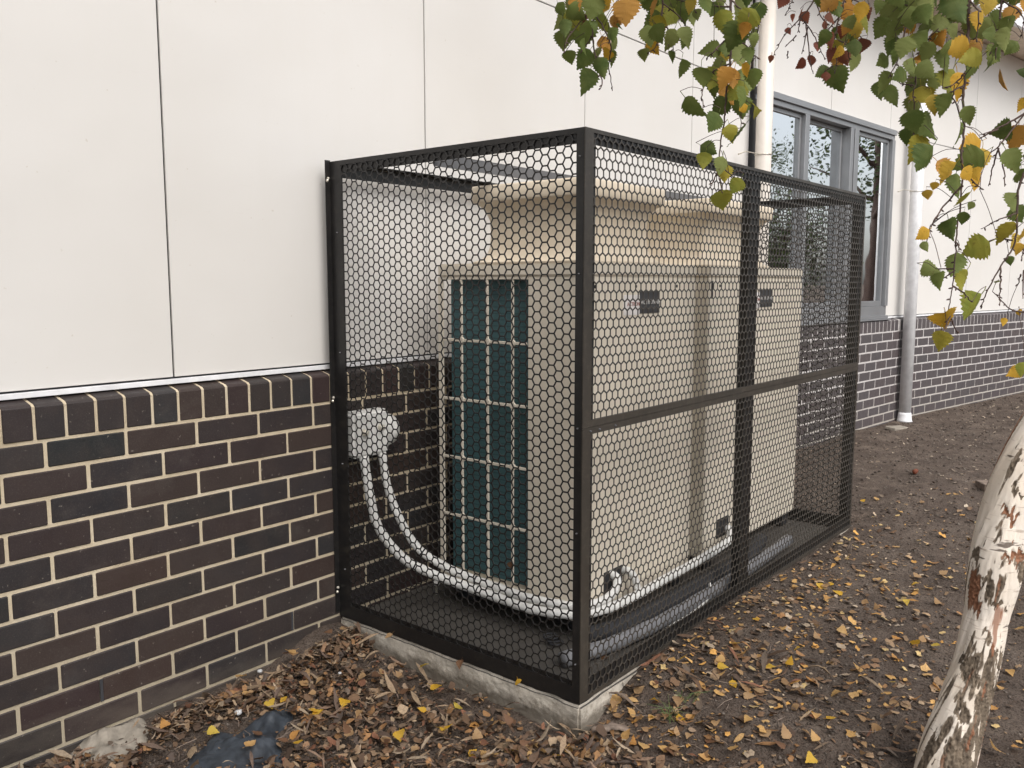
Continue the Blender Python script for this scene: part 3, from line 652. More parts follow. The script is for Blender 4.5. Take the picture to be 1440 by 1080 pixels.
for i, (p, r) in enumerate(fine):
    t = (fine[min(i+1, nR-1)][0]-fine[max(i-1, 0)][0]).normalized(); e1 = (_R-t*_R.dot(t)).normalized(); e2 = t.cross(e1)
    th = np.linspace(0, 2*math.pi, K, endpoint=False); hgt = float(p.z)
    n1 = np.array([fbm(math.cos(a)*.9+3+hgt*1.3, hgt*3.6+math.sin(a)*.9, 2.3, 4, 1) for a in th])
    n2 = np.array([fbm(math.cos(a)*1.6+9, hgt*5+math.sin(a)*1.6, 2.0, 5, 6) for a in th])
    low = max(0., min(1., (.95-hgt)/1.0))
    n3 = np.array([fbm(math.cos(a)*5+hgt*4, hgt*16+math.sin(a)*5, 2.0, 3, 4) for a in th])
    patch = .225+n1*.55+n2*.50+n3*.30+low*.17+.10*math.exp(-((hgt+.02)/.22)**2)-.10*(hgt > 1.0)
    rust = .20+n2*1.0-.2*n1
    for j, a in enumerate(th):                              # scars and split bark where this trunk has them
        q = p+(e1*math.cos(a)+e2*math.sin(a))*r; x, y, d_ = proj(q)
        if d_ > D: continue
        jx, jy = x+float(n2[j])*16+float(n3[j])*8, y+float(n3[j])*26+float(n2[j])*14
        for cx, cy, rx, ry, an, kind in SCARS:
            u = ((jx-cx)*math.cos(an)+(jy-cy)*math.sin(an))/rx; v = (-(jx-cx)*math.sin(an)+(jy-cy)*math.cos(an))/ry; h_ = u*u+v*v
            if h_ < 1.6:
                g_ = max(0, 1.3-h_); patch[j] = max(patch[j], .44+.25*g_)
                if kind: rust[j] = max(rust[j], .40+.30*g_)
    k2 = np.clip((patch-.5)*6, 0, 1)
    rr = r*(1+n1*.10+n2*.04)+k2*.004*np.sin(n2*60+hgt*90)-k2*.003
    for j, a in enumerate(th):
        V.append(tuple(p+(e1*math.cos(a)+e2*math.sin(a))*float(rr[j])-TL)); Cc.append((patch[j], rust[j], 0))
ix = np.arange(nR*K).reshape(nR, K); Ff = np.stack([ix[:-1], np.roll(ix, -1, 1)[:-1], np.roll(ix, -1, 1)[1:], ix[1:]], -1).reshape(-1, 4)
trunk = npmesh('trunk', V, Ff, M['bark'], tree, np.array(Cc), True)
# leaf meshes: serrated ovate blade, base at the origin, tip at -z
def leafmesh(name, mat, w=.78, curl=.12, fold=.18, n=9, ser=.07, stalk=.28):
    V = [(0, 0, 0)]; Ls = []; 
    prof = lambda t: w*float(np.interp(t, [0, .06, .16, .28, .42, .56, .70, .82, .92, 1], [.10, .30, .45, .52, .49, .40, .27, .15, .06, 0]))
    mid = []; left = []; right = []
    for i in range(n+1):
        t = i/n; y = curl*(t*t)*1.0
        mid.append(len(Ls)); Ls.append((0, y, -t))
    side = []
    m = n*2
    for s in (-1, 1):
        r = []
        for i in range(1, m):
            t = i/m; x = prof(t)*(1+(ser*2 if i % 2 else -ser)); zz = -t-(.03 if i % 2 else 0)
            r.append(len(Ls)); Ls.append((s*x, curl*t*t+fold*x*abs(1)+.02*math.sin(i*2.1), zz*1.0))
        side.append(r)
    F = []
    for s, r in ((0, side[0]), (1, side[1])):
        for i in range(m):
            a = mid[i//2] if i % 2 == 0 else mid[i//2]
            # strip between midrib and edge
            pass
        full = [mid[0]]+r+[mid[n]]
        for i in range(m):
            e0, e1 = full[i], full[i+1]; mm0 = mid[i//2]; mm1 = mid[(i+1)//2]
            q = [mm0, e0, e1] if mm0 == mm1 else [mm0, e0, e1, mm1]
            q2 = []; [q2.append(k) for k in q if k not in q2]
            if len(q2) >= 3: F.append(tuple(q2 if s else reversed(q2)))
    mb = MB(); mb.v = Ls; mb.f = F
    mb.tube([(0, 0, .0), (.01, -.01, stalk*.5), (0, .0, stalk)], .012, 4)
    me = mb.mesh(name); me.materials.append(mat); me.polygons.foreach_set('use_smooth', [True]*len(me.polygons)); return me
LM = {}
for key, mk in (('g', 'lg'), ('y', 'ly'), ('l', 'lyg'), ('o', 'lo'), ('r', 'lr')):
    LM[key] = [leafmesh('birch_leaf', M[mk], w_, c_, f_) for (w_, c_, f_) in ((.82, .16, .22), (.90, -.28, .38), (.74, .38, -.22), (.86, .10, .60), (.95, .20, .08), (.70, -.12, .50), (.88, .45, .30))]
# hanging sprays: twig polylines then (x, y, size in 1/1440 of the picture width, kind) per leaf; each spray hangs at its own distance
SPR = [
 (1.72, [[(850,-260),(842,-90),(836,0),(834,60),(846,112),(844,126)], [(836,10),(800,50),(793,75)], [(838,20),(858,60),(856,90),(861,128)], [(835,-20),(870,0),(868,40)], [(834,50),(815,75)]],
  'g 792 28 34;g 800 6 34;l 807 28 34;g 794 40 30;g 793 58 36;g 819 49 46;g 801 82 26;g 820 84 36;l 849 36 36;g 834 10 42;y 853 6 30;o 880 15 44;o 810 4 26;o 850 61 30;y 851 78 24;g 859 82 28;g 865 61 30;g 846 96 34;g 827 113 42;o 857 65 24;o 865 31 26;g 872 38 14;g 841 78 26;r 825 25 26;g 836 36 22;g 859 49 24;g 812 18 34;g 843 22 34;g 822 66 26;g 828 -8 40;g 806 -12 40;y 860 -14 36;g 846 -16 38;g 786 12 22'),
 (1.78, [[(950,-240),(938,-80),(932,0),(930,40),(922,66),(908,76)], [(933,5),(960,28),(966,44)], [(932,30),(944,50),(948,74)], [(935,-5),(972,5),(978,18)], [(930,40),(940,66)]],
  'g 915 9 34;o 923 10 40;g 960 14 42;y 969 8 26;l 945 23 34;g 973 25 28;g 980 21 18;g 917 32 38;l 924 36 34;g 913 50 34;g 924 48 32;g 944 56 34;g 965 50 34;y 919 68 28;g 907 78 22;g 944 80 20;g 956 96 30;r 939 35 22;l 932 20 34;g 938 4 36;g 900 -6 30;g 952 -10 34;g 963 58 22'),
 (1.62, [[(1040,-260),(1031,-90),(1028,0),(1026,40),(1027,84),(1022,124),(1019,165),(1012,212),(1011,240),(1016,272)], [(1026,50),(1004,72),(994,82)], [(1024,90),(1000,104),(988,130),(989,152)], [(1027,55),(1046,62),(1058,76),(1066,82)], [(1028,0),(1050,20),(1066,34),(1062,56)], [(1024,120),(1040,140),(1042,180)], [(1011,236),(1000,262)], [(1010,230),(1032,250)], [(1027,10),(1004,8)]],
  'g 1005 14 30;g 994 8 28;l 1018 33 42;g 1032 47 46;l 1051 29 40;g 1067 19 34;o 1047 43 26;g 1054 51 28;g 1064 56 24;g 1042 14 38;g 999 70 34 80;g 1010 75 22;g 1040 78 38;g 1053 78 26;y 1049 99 24;g 1061 111 32;g 1008 93 30;g 985 111 36;l 1003 111 36;g 1003 120 36;o 1019 108 38;o 1019 128 32;o 1030 111 32;g 1049 114 44;l 1036 128 36;g 975 153 44;g 1011 150 34;g 1046 136 36;l 1064 153 40 60;g 1042 151 36;g 1005 172 34;g 1039 192 44;l 1029 186 28;g 996 210 30 -60;l 990 226 26;g 1015 233 30;l 1018 244 28;l 1035 262 28 30;l 1017 284 38;g 1034 62 34;g 1022 70 30;y 1020 78 24;g 1028 142 30;y 1046 152 18;g 1014 -8 36;g 1052 -8 40;g 1036 -14 40;o 1026 138 24'),
 (2.05, [[(1170,-250),(1152,-70),(1146,-5),(1126,24),(1102,52),(1086,82)], [(1118,-10),(1112,6),(1104,22)], [(1126,24),(1142,46),(1152,66),(1160,84)], [(1148,0),(1154,22),(1164,36)], [(1126,26),(1122,46)], [(1136,38),(1128,76)], [(1134,30),(1138,80),(1143,104)], [(1120,50),(1104,66)], [(1108,72),(1108,82)]],
  'r 1100 3 22;r 1115 25 12;r 1132 25 20;r 1127 18 12;r 1150 66 18;r 1140 86 18;r 1127 91 20;r 1109 44 12;r 1084 83 12;r 1162 37 18'),
 (1.92, [[(1200,-240),(1192,-80),(1188,-5),(1180,24),(1174,52),(1176,84),(1174,104)], [(1188,0),(1200,26),(1212,58)], [(1180,24),(1168,38),(1160,50)], [(1178,56),(1192,64),(1194,86)], [(1172,92),(1160,100)], [(1190,-4),(1214,6),(1222,16)]],
  'o 1166 5 34;g 1177 13 32;o 1191 18 30;y 1211 17 32;r 1223 21 22;l 1220 32 34;y 1204 40 34;g 1195 31 24;r 1171 25 22;g 1159 54 28;r 1186 45 22;o 1194 52 28;r 1171 57 26;g 1186 60 30;g 1204 67 28;r 1214 64 22;l 1171 69 28;r 1168 78 24;o 1177 89 30;r 1189 82 24;g 1202 88 34;g 1156 102 28 60;g 1176 110 42;r 1162 107 16;o 1199 2 26;g 1156 3 24;g 1202 50 22;o 1188 40 22;y 1180 74 22;g 1178 46 20'),
 (1.55, [[(1300,-240),(1290,-80),(1284,0),(1274,40),(1264,80),(1250,110)], [(1284,-10),(1304,40),(1292,80),(1286,118),(1284,170),(1288,200)], [(1278,30),(1256,44)], [(1290,90),(1306,104)], [(1284,120),(1268,118)], [(1300,60),(1320,40)], [(1285,10),(1262,4)], [(1284,185),(1300,212)]],
  'g 1257 16 44;g 1278 7 40;g 1239 40 34;g 1255 45 34;o 1274 35 30 80;g 1297 7 40;g 1298 22 34;g 1297 43 38;g 1319 31 38;g 1254 65 30;g 1271 66 36;g 1303 61 42;o 1322 55 30;g 1246 84 28 60;g 1263 79 26;g 1302 75 36;o 1295 84 22;g 1283 96 34;g 1303 99 34;g 1266 106 26 60;g 1244 118 40;g 1237 128 30;g 1256 135 38;g 1286 116 36;g 1280 125 24;g 1314 118 34;l 1297 135 40;y 1314 147 32;g 1290 149 38;g 1283 172 38;g 1302 178 46;g 1274 193 28;l 1290 209 46;g 1302 223 48;g 1278 22 36;g 1310 10 40;g 1236 8 22;g 1264 -8 40;g 1292 -12 44;y 1250 -10 24;g 1318 -8 40;l 1286 60 28'),
 (1.50, [[(1390,-260),(1372,-90),(1364,-5),(1361,60),(1358,104),(1354,140),(1356,184),(1352,215),(1354,246),(1350,290),(1345,330),(1342,375),(1338,410),(1334,440)], [(1358,100),(1342,118),(1326,124)], [(1356,120),(1340,132),(1352,168)], [(1354,240),(1372,258),(1380,266)], [(1352,262),(1330,286),(1314,310),(1306,326),(1302,344)], [(1344,340),(1352,352)], [(1339,402),(1356,412),(1366,425)], [(1334,440),(1346,470)], [(1364,0),(1376,20),(1372,60)], [(1342,380),(1326,392)], [(1342,378),(1316,378)], [(1338,440),(1324,474)]],
  'g 1345 12 50;y 1390 8 28;y 1379 29 32;g 1345 51 44;g 1385 46 46;y 1344 67 38 85;o 1372 67 28;g 1328 87 38;l 1364 82 34 70;l 1335 118 46;y 1350 120 42;g 1370 96 40;g 1331 149 38;g 1362 163 32;g 1352 188 38;y 1366 203 40 70;g 1361 226 50 60;y 1381 226 38;y 1335 245 40;o 1331 238 38 -40;g 1345 262 40;l 1359 283 34;y 1362 245 26;y 1375 258 26;y 1304 274 16;g 1336 323 42;g 1354 308 24;y 1301 329 24;g 1301 347 18;l 1372 350 42 60;g 1342 373 42;g 1310 379 36 -70;g 1321 395 34 -20;l 1352 395 38;l 1370 432 50 35;y 1330 453 46;l 1321 480 34;g 1350 22 40;g 1366 40 34;g 1340 32 36;g 1334 -6 44;g 1360 -10 44;g 1366 290 14;y 1314 262 14;g 1380 -8 40;y 1372 245 22;l 1352 70 34;g 1336 70 30'),
 (1.60, [[(1440,-240),(1424,-80),(1410,-5),(1406,30),(1402,60),(1400,84)], [(1408,0),(1436,20),(1438,54)], [(1406,30),(1418,50)], [(1404,50),(1392,78)]],
  'o 1422 20 32;g 1417 40 40;g 1413 56 38;g 1398 78 36;g 1405 72 32;g 1402 30 36;g 1396 52 32;g 1430 2 34;g 1412 -8 40;o 1440 10 26;g 1394 94 22 20;g 1424 66 24'),
 (1.66, [[(1560,60),(1490,120),(1440,160),(1404,180),(1376,196),(1356,214)], [(1440,162),(1404,206),(1384,222)], [(1404,208),(1396,236),(1390,262)], [(1404,208),(1412,240),(1413,262)], [(1404,182),(1376,190)]],
  'g 1405 184 38 80;o 1430 195 42 20;y 1438 148 24;g 1425 226 42 -30'),
 (1.70, [[(1600,40),(1520,150),(1450,230),(1434,262),(1430,300),(1428,340),(1412,368),(1394,398),(1382,424),(1381,432)], [(1430,300),(1402,310),(1380,322)], [(1424,338),(1400,336),(1376,348),(1368,356)], [(1408,376),(1406,410),(1406,430)], [(1440,350),(1436,366)], [(1436,386),(1430,402)], [(1445,440),(1420,434),(1396,410)], [(1440,380),(1438,420)]],
  'g 1425 286 42;l 1415 330 44;y 1428 338 24;g 1420 367 16;g 1402 397 10;y 1412 453 14;y 1432 350 20;g 1436 250 34;g 1432 302 30;y 1440 330 26;y 1426 524 22 60;l 1438 520 24;y 1434 440 12'),
]
CAMYAW = HEAD-R(90)
for si, (dep, lines, leaves) in enumerate(SPR):
    tw = MB(); allp = []
    for li, ln in enumerate(lines):
        dj = [dep+.03*math.sin(k*1.3+li*2+si) for k in range(len(ln))] if li else [dep]*len(ln)
        if li: dj[0] = dep
        sp = spline([at(x, y, d_) for (x, y), d_ in zip(ln, dj)], 6)
        sp = [p+Vector((random.gauss(0, .0008), random.gauss(0, .0008), 0)) for p in sp]
        r0 = .0030 if li == 0 else .0017
        tw.tube(sp, [r0+(.0008-r0)*k/(len(sp)-1) for k in range(len(sp))], 6); allp += sp
        for p in sp[2::3]:                                  # buds
            q = Vector((random.gauss(0, 1), random.gauss(0, 1), -.5)).normalized(); tw.tube([p, p+q*.004, p+q*.007], [.0012, .0016, .0004], 5)
    spots = []
    for it in leaves.split(';'):
        q = it.split(); k = q[0]; x, y, sz = float(q[1]), float(q[2]), float(q[3]); roll = R(float(q[4])) if len(q) > 4 else random.gauss(0, .38)
        dd = dep+random.uniform(-.10, .10); Ls = sz*.92/FPX*dd
        rot = (Euler((0, 0, CAMYAW+random.gauss(0, .55))).to_matrix() @ Euler((random.gauss(.1, .28), roll, 0)).to_matrix()).to_4x4()
        c = at(x, y, dd); base = c+rot.to_3x3() @ Vector((0, 0, .5*Ls)); tip = base+rot.to_3x3() @ Vector((0, 0, .28*Ls))
        spots.append((k, base, rot, Ls)); near = min(allp, key=lambda p: (p-tip).length)
        if (near-tip).length > .004: tw.tube(spline([near, near.lerp(tip, .5)+Vector((0, 0, .006)), tip], 3), .0006, 5)
    br = tp('hanging_branch', tw, M['twig'])
    for k, base, rot, Ls in spots:
        o = link('leaf', random.choice(LM[k]), br); o.location = base
        o.rotation_euler = rot.to_euler(); o.scale = (Ls, Ls, Ls)
# limbs over the frame that carry the sprays, and the rest of the crown
lb = MB(); top = at(1515, -360, D); tops = []
for (dep, lines, _) in SPR:
    x, y = lines[0][0]; e = at(x, y, dep); tops.append(e); s = cp[min(len(cp)-1, int(len(cp)*.80+random.randint(0, 12)))]
    midp = s.lerp(e, .5)+Vector((0, 0, .35+random.uniform(0, .25)))
    sp = spline([s, midp, e+Vector((0, 0, .18)), e], 8); lb.tube(sp, [.014-.0115*k/(len(sp)-1) for k in range(len(sp))], 8)
for q in range(7):
    s = cp[-1-q*9]; a = q*1.9; e = s+Vector((math.cos(a)*1.2, math.sin(a)*1.2, .9)); sp = spline([s, s.lerp(e, .5)+Vector((0, 0, .3)), e], 6); lb.tube(sp, [.018-.015*k/(len(sp)-1) for k in range(len(sp))], 7); tops.append(e)
tp('limb', lb, M['twig'], smooth=True)
def leafcloud(name, centres, n, size, spread, cols, mat, parent=None, off=Vector((0, 0, 0)), flat=0, tmpl=0):
    T = [np.array([(0, 0, 0), (-.30, .06, .25), (-.38, .10, .5), (-.22, .06, .8), (0, -.04, 1.05), (.22, .06, .8), (.38, .10, .5), (.30, .06, .25), (0, 0, .5)]),
         np.array([(0, 0, 0), (-.10, .03, .25), (-.14, .05, .5), (-.08, .03, .8), (0, -.1, 1.05), (.08, .03, .8), (.14, .05, .5), (.10, .03, .25), (0, 0, .5)])][tmpl]
    Fc = np.array([(8, i, (i+1) % 8) for i in range(8)])
    c = np.array(centres)[RG.integers(0, len(centres), n)]+RG.normal(0, 1, (n, 3))*np.array(spread)
    if name == 'crown' and flat: c[:, 2] = np.maximum(c[:, 2], 3.0+RG.random(n)*.5)
    e = RG.normal(0, 1, (n, 3)); e /= np.linalg.norm(e, axis=1)[:, None]; f = RG.normal(0, 1, (n, 3)); f = np.cross(e, f); f /= np.linalg.norm(f, axis=1)[:, None]; h = np.cross(e, f)
    s = size*RG.uniform(.6, 1.3, n)
    V = c[:, None]+(T[None, :, 0:1]*e[:, None]+T[None, :, 1:2]*f[:, None]+T[None, :, 2:3]*h[:, None])*s[:, None, None]
    cc_ = np.array(cols)[RG.integers(0, len(cols), n)]*RG.uniform(.7, 1.25, (n, 1)); C = np.repeat(cc_, 9, 0)
    Fa = (np.arange(n)*9)[:, None, None]+Fc[None]
    return npmesh(name, V.reshape(-1, 3)-np.array(off), Fa.reshape(-1, 3), mat, parent, C)
hi = [tuple(v) for (dep, lines, _) in SPR for v in spline([at(x, y, dep) for x, y in lines[0]], 12) if proj(v)[1] < -60 or proj(v)[0] > 1490]
ul = leafcloud('upper_leaves', hi, 620, .045, (.045, .045, .03), [(.08, .12, .03), (.14, .18, .05), (.6, .36, .04), (.45, .24, .05), (.10, .14, .04)], M['litter'], tree, TL); tag(ul, kind='stuff')
pts_ = [tuple(t+Vector((0, 0, .55))) for t in tops]+[tuple(cp[-1]+Vector((0, 0, .5)))]*3
cr = leafcloud('crown', [p for p in pts_ if p[2] > 2.9], 1300, .05, (.45, .45, .35), [(.09, .15, .04), (.13, .17, .05), (.5, .35, .05), (.35, .2, .05)], M['litter'], tree, TL, 1); tag(cr, kind='stuff')

# ------------------------------------------------------------------ trees across the yard (seen in the window glass), two unseen ones added for shade
tlab = ['low round bush like tree across the yard mirrored low in the window', 'tall loose tree across the yard mirrored in the right window pane', 'slim sparse tree across the yard mirrored in the middle window pane', 'wide low tree far across the yard']
tlab += ['bushy tree just left of the camera beside the white wall', 'spreading tree behind the camera']
for q, (x, y, h, rc, nl) in enumerate(((17.5, -4.6, 2.7, 1.1, 1800), (17.5, -2.4, 6.5, 1.7, 1500), (15.5, -3.9, 3.6, .5, 160), (27, -13, 6, 3.0, 2500), (-2.6, .2, 4.2, 1.3, 5200), (-3.5, -4.5, 6, 2.2, 4200))):
    t = empty('garden_tree', (x, y, 0)); tag(t, tlab[q], 'tree', 'trees across the yard')
    mb = MB().tube(spline([(0, 0, -.1), (.1, .05, h*.3), (0, .1, h*.6), (.05, 0, h*.85)], 5), [.16*(1-k/18) for k in range(16)], 9)
    ends = []
    for k in range(9):
        a = k*2.4; z = h*(.35+.05*k); e = (math.cos(a)*rc*.8, math.sin(a)*rc*.8, z+rc*.5); mb.tube(spline([(0.03, .05, z), (e[0]*.5, e[1]*.5, z+.5), e], 4), [.05, .045, .04, .035, .03, .025, .02, .015, .01], 6); ends += [e, (e[0]*.5, e[1]*.5, z+rc*.4)]
    mb.build('trunk', M['twig'], t, smooth=True)
    c = leafcloud('crown', ends+[(0, 0, h)], int(nl*2.6), .07, (min(rc*.33, .36), min(rc*.33, .36), min(rc*.4, .34)), [(.05, .085, .03), (.08, .12, .04), (.12, .15, .05)], M['litter'], t); tag(c, kind='stuff')

# ------------------------------------------------------------------ litter, crumbs, sticks
def clear(x, y):
    d = _f; P = np.stack([np.asarray(x, float), np.asarray(y, float), np.full(np.shape(x), -.11)], -1)-np.array(C0); dd = P@np.array(_f)
    px = 720+FPX*(P@np.array(_R))/dd; py = 540-FPX*(P@np.array(_u))/dd; out = np.ones(np.shape(x), bool)
    for cx, cy, rx, ry, an in ((308, 1058, 118, 36, -.30), (158, 1040, 60, 36, -.2)):
        u = (px-cx)*math.cos(an)+(py-cy)*math.sin(an); v = -(px-cx)*math.sin(an)+(py-cy)*math.cos(an); out &= ((u/rx)**2+(v/ry)**2 > 1)
    return out
def allowed(x, y):
    ok = (y < 2.60) & ~((x > 2.10) & (x < 4.70) & (y > 1.45))
    ok &= ~((x > 1.97) & (x < 2.2) & (y > 1.5) & (y < 2.38) & (RG.random(np.shape(x)) < .75))
    ok &= y < 2.62-np.clip(x-5.94, 0, 2.8)*.092-np.clip(x-8.745, 0, 9)*.178-.03
    return ok
def scatter(n, size, spread_fn, cols, tmpl, name, label, cat, mat, lift=.004, tilt=.35, curlmax=.6):
    x, y = spread_fn(n); m = allowed(x, y) & (clear(x, y) | (RG.random(n) < .05)); x, y = x[m], y[m]; n = len(x)
    T = [np.array([(0, -.5), (-.26, -.30), (-.38, -.05), (-.24, .28), (0, .55), (.24, .28), (.38, -.05), (.26, -.30), (0, 0)]),
         np.array([(0, -.8), (-.10, -.45), (-.15, -.05), (-.10, .38), (0, .85), (.10, .38), (.15, -.05), (.10, -.45), (0, 0)]),
         np.array([(0, -.5), (-.34, -.38), (-.28, -.02), (-.44, .22), (-.05, .45), (.30, .35), (.26, 0), (.42, -.22), (0, 0)])][tmpl]
    Fc = np.array([(8, i, (i+1) % 8) for i in range(8)])
    th = RG.uniform(0, 2*math.pi, n); s = size*(.45+1.5*RG.random(n)**2.2); ct, st = np.cos(th), np.sin(th)
    tx = T[:, 0][None]*RG.uniform(.6, 1.1, (n, 1)); ty = np.repeat(T[:, 1][None], n, 0)
    zz = RG.uniform(-curlmax, curlmax, (n, 1))*(tx**2)*2+RG.uniform(-curlmax, curlmax, (n, 1))*(ty**2)*1.1+RG.normal(0, .035, tx.shape)
    zz += tx*RG.normal(0, tilt, (n, 1))+ty*RG.normal(0, tilt, (n, 1)); zz -= zz.min(1, keepdims=True)
    U = x[:, None]+(tx*ct[:, None]-ty*st[:, None])*s[:, None]; W = y[:, None]+(tx*st[:, None]+ty*ct[:, None])*s[:, None]
    Zb = gzn(x, y)+lift*RG.uniform(0, 1, n)
    V = np.stack([U, W, Zb[:, None]+zz*s[:, None]*.8+.001], -1).reshape(-1, 3)
    cc_ = np.array(cols)[RG.integers(0, len(cols), n)]*RG.uniform(.65, 1.2, (n, 1)); C = np.repeat(cc_, 9, 0)
    Fa = (np.arange(n)*9)[:, None, None]+Fc[None]
    o = npmesh(name, V, Fa.reshape(-1, 3), mat, None, C); tag(o, label, cat, kind='stuff'); return o
def z_left(n):                                               # the drift between brick wall and slab
    u = RG.uniform(0, 1, n); v = RG.uniform(0, 1, n)**1.7; x = 2.14-1.35*u**1.25; y = 2.6-(.10+1.3*v)*(.45+.65*(1-u)) ; return x, y
def z_front(n):
    x = RG.uniform(1.1, 2.9, n); y = RG.uniform(.55, 1.75, n); return x, y
def z_right(n):
    x = 2.2+np.abs(RG.normal(0, 1.6, n)); y = 1.44-np.abs(RG.normal(0, .55, n)); return x, y
def z_far(n):
    x = RG.uniform(3.4, 11, n); y = RG.uniform(.4, 2.6, n); return x, y
browns = [(.30, .16, .07), (.16, .095, .055), (.22, .13, .075), (.10, .06, .038), (.27, .18, .11), (.19, .085, .05), (.07, .045, .032), (.22, .155, .105), (.14, .105, .08), (.33, .24, .155), (.08, .06, .05), (.12, .075, .05)]
tans = [(.50, .31, .13), (.58, .34, .12), (.60, .32, .09), (.40, .27, .16), (.30, .20, .12), (.56, .40, .18), (.22, .14, .09), (.44, .34, .24)]
scatter(5600, .021, z_left, browns, 0, 'leaf_litter', 'thick drift of brown dry leaves between the brick wall and slab', 'leaf litter', M['litter'], .030, .5)
scatter(3600, .018, z_left, browns, 2, 'crumpled_litter', 'crumpled leaf bits mixed in the drift beside the brick wall', 'leaf litter', M['litter'], .040, .6, .9)
scatter(1000, .032, z_left, [(.28, .20, .13), (.20, .13, .09), (.35, .27, .19), (.13, .09, .07)], 1, 'long_leaf_litter', 'narrow gum leaves strewn through the drift near the brick wall', 'leaf litter', M['litter'], .045, .35)
scatter(700, .022, z_front, browns+tans[:2], 0, 'leaf_litter', 'brown leaves strewn over the soil in front of the slab corner', 'leaf litter', M['litter'], .008, .35)
scatter(420, .038, z_front, browns, 1, 'long_leaf_litter', 'narrow dry gum leaves on the soil before the slab corner', 'leaf litter', M['litter'], .01, .25)
scatter(2000, .021, z_right, tans+browns[:4], 2, 'crumpled_litter', 'small broken leaf bits over the soil along the cage', 'leaf litter', M['litter'], .006, .3)
scatter(900, .020, z_far, [(.36, .29, .22), (.25, .19, .14), (.45, .37, .28)], 2, 'crumpled_litter', 'pale leaf crumbs over the bare soil beyond the cage', 'leaf litter', M['litter'], .004, .3)
# soil crumbs: small irregular lumps
def crumbs(n, fn, smin, smax, name, label, cols):
    x, y = fn(n); m = allowed(x, y); x, y = x[m], y[m]; n = len(x)
    T = np.array([(1, 0, 0), (-.2, 1, 0), (-.9, -.3, 0), (.1, -.9, 0), (0, 0, .8), (.1, .1, -.6)])
    Fc = np.array([(0, 1, 4), (1, 2, 4), (2, 3, 4), (3, 0, 4), (1, 0, 5), (2, 1, 5), (3, 2, 5), (0, 3, 5)])
    s = smin+(smax-smin)*RG.random(n)**3; th = RG.uniform(0, 6.28, n); Q = T[None]*RG.uniform(.5, 1.3, (n, 6, 3))
    U = x[:, None]+(Q[:, :, 0]*np.cos(th)[:, None]-Q[:, :, 1]*np.sin(th)[:, None])*s[:, None]; W = y[:, None]+(Q[:, :, 0]*np.sin(th)[:, None]+Q[:, :, 1]*np.cos(th)[:, None])*s[:, None]
    V = np.stack([U, W, (gzn(x, y)+s*.15)[:, None]+Q[:, :, 2]*s[:, None]], -1).reshape(-1, 3)
    C = np.repeat(np.array(cols)[RG.integers(0, len(cols), n)]*RG.uniform(.7, 1.3, (n, 1)), 6, 0)
    o = npmesh(name, V, ((np.arange(n)*6)[:, None, None]+Fc[None]).reshape(-1, 3), M['clod'], None, C); tag(o, label, 'soil', kind='stuff')
sc_ = [(.085, .068, .058), (.12, .10, .085), (.06, .047, .04), (.16, .135, .115)]
crumbs(7000, z_left, .002, .008, 'litter_crumbs', 'broken leaf crumbs and soil under the drift by the wall', [(.07, .045, .03), (.13, .085, .05), (.20, .14, .09), (.05, .036, .028)])
crumbs(26000, lambda n: (RG.uniform(1.0, 5.5, n), RG.uniform(-.1, 2.6, n)), .0015, .009, 'soil_crumbs', 'loose crumbs of dark soil around the slab', sc_)
crumbs(9000, lambda n: (RG.uniform(5, 11.5, n), RG.uniform(.0, 2.6, n)), .003, .016, 'soil_crumbs', 'loose crumbs of dark soil toward the far wall', sc_)
st = MB()
for _ in range(420):
    if _ < 200: x, y = [float(q[0]) for q in z_left(1)]
    elif _ < 300: x, y = [float(q[0]) for q in z_front(1)]
    else: x, y = random.uniform(2.2, 7), random.uniform(.3, 1.4)
    if not bool(allowed(np.array(x), np.array(y))): continue
    a = random.uniform(0, 6.28); l_ = random.uniform(.02, .09); z = float(gzn(x, y))+random.uniform(.004, .028 if _ < 200 else .008); b = random.gauss(0, .3)
    p = [Vector((x, y, z)), Vector((x+math.cos(a)*l_*.5, y+math.sin(a)*l_*.5, z+.004)), Vector((x+math.cos(a+b)*l_, y+math.sin(a+b)*l_, z+random.uniform(-.002, .008)))]
    st.tube(p, [.0014, .0012, .0007], 5)
tag(st.build('fallen_twigs', M['wood']), 'scattered thin dry twigs lying on the soil and leaf drift', 'twigs', kind='stuff')
# individual fallen leaves that can be told apart
def dryleaf(mat, w, c, f): return leafmesh('fallen_leaf', mat, w, c, f, 6, .05, .35)
DL = {k: [dryleaf(M[m], *q) for q in ((.8, .2, .2), (.9, -.3, .35), (.75, .45, -.25))] for k, m in (('p', 'dp'), ('t', 'dt'), ('b', 'db'), ('y', 'ly'))}
WD = {'p': 'pale yellow', 't': 'tan', 'b': 'dark brown', 'y': 'bright yellow'}
def gfind(x, y):
    r = ray(x, y); z = -.05
    for _ in range(6):
        P = C0+r*((z-H)/r.z); z = float(gzn(P.x, P.y))
    return P
placed = []
def fall(P, k, s, zone):
    if not bool(allowed(np.array(P.x), np.array(P.y))): return
    o = link('fallen_leaf', random.choice(DL[k])); o.scale = (s, s, s)
    e = Euler((R(90)+random.gauss(0, .28), random.gauss(0, .25), 0)); yaw = random.uniform(0, 6.28)
    o.rotation_euler = (Matrix.Rotation(yaw, 3, 'Z') @ e.to_matrix()).to_euler()
    o.location = (P.x, P.y, float(gzn(P.x, P.y))+random.uniform(.006, .016)+(.040 if zone == 'L' else .004))
    wh = {'L': 'on the brown drift between brick wall and slab', 'F': 'on the soil in front of the slab corner', 'R': 'on bare soil right of the cage'}[zone]
    tag(o, f'{WD[k]} birch leaf lying loose {wh}', 'leaf', f'{WD[k]} fallen leaves {wh}')
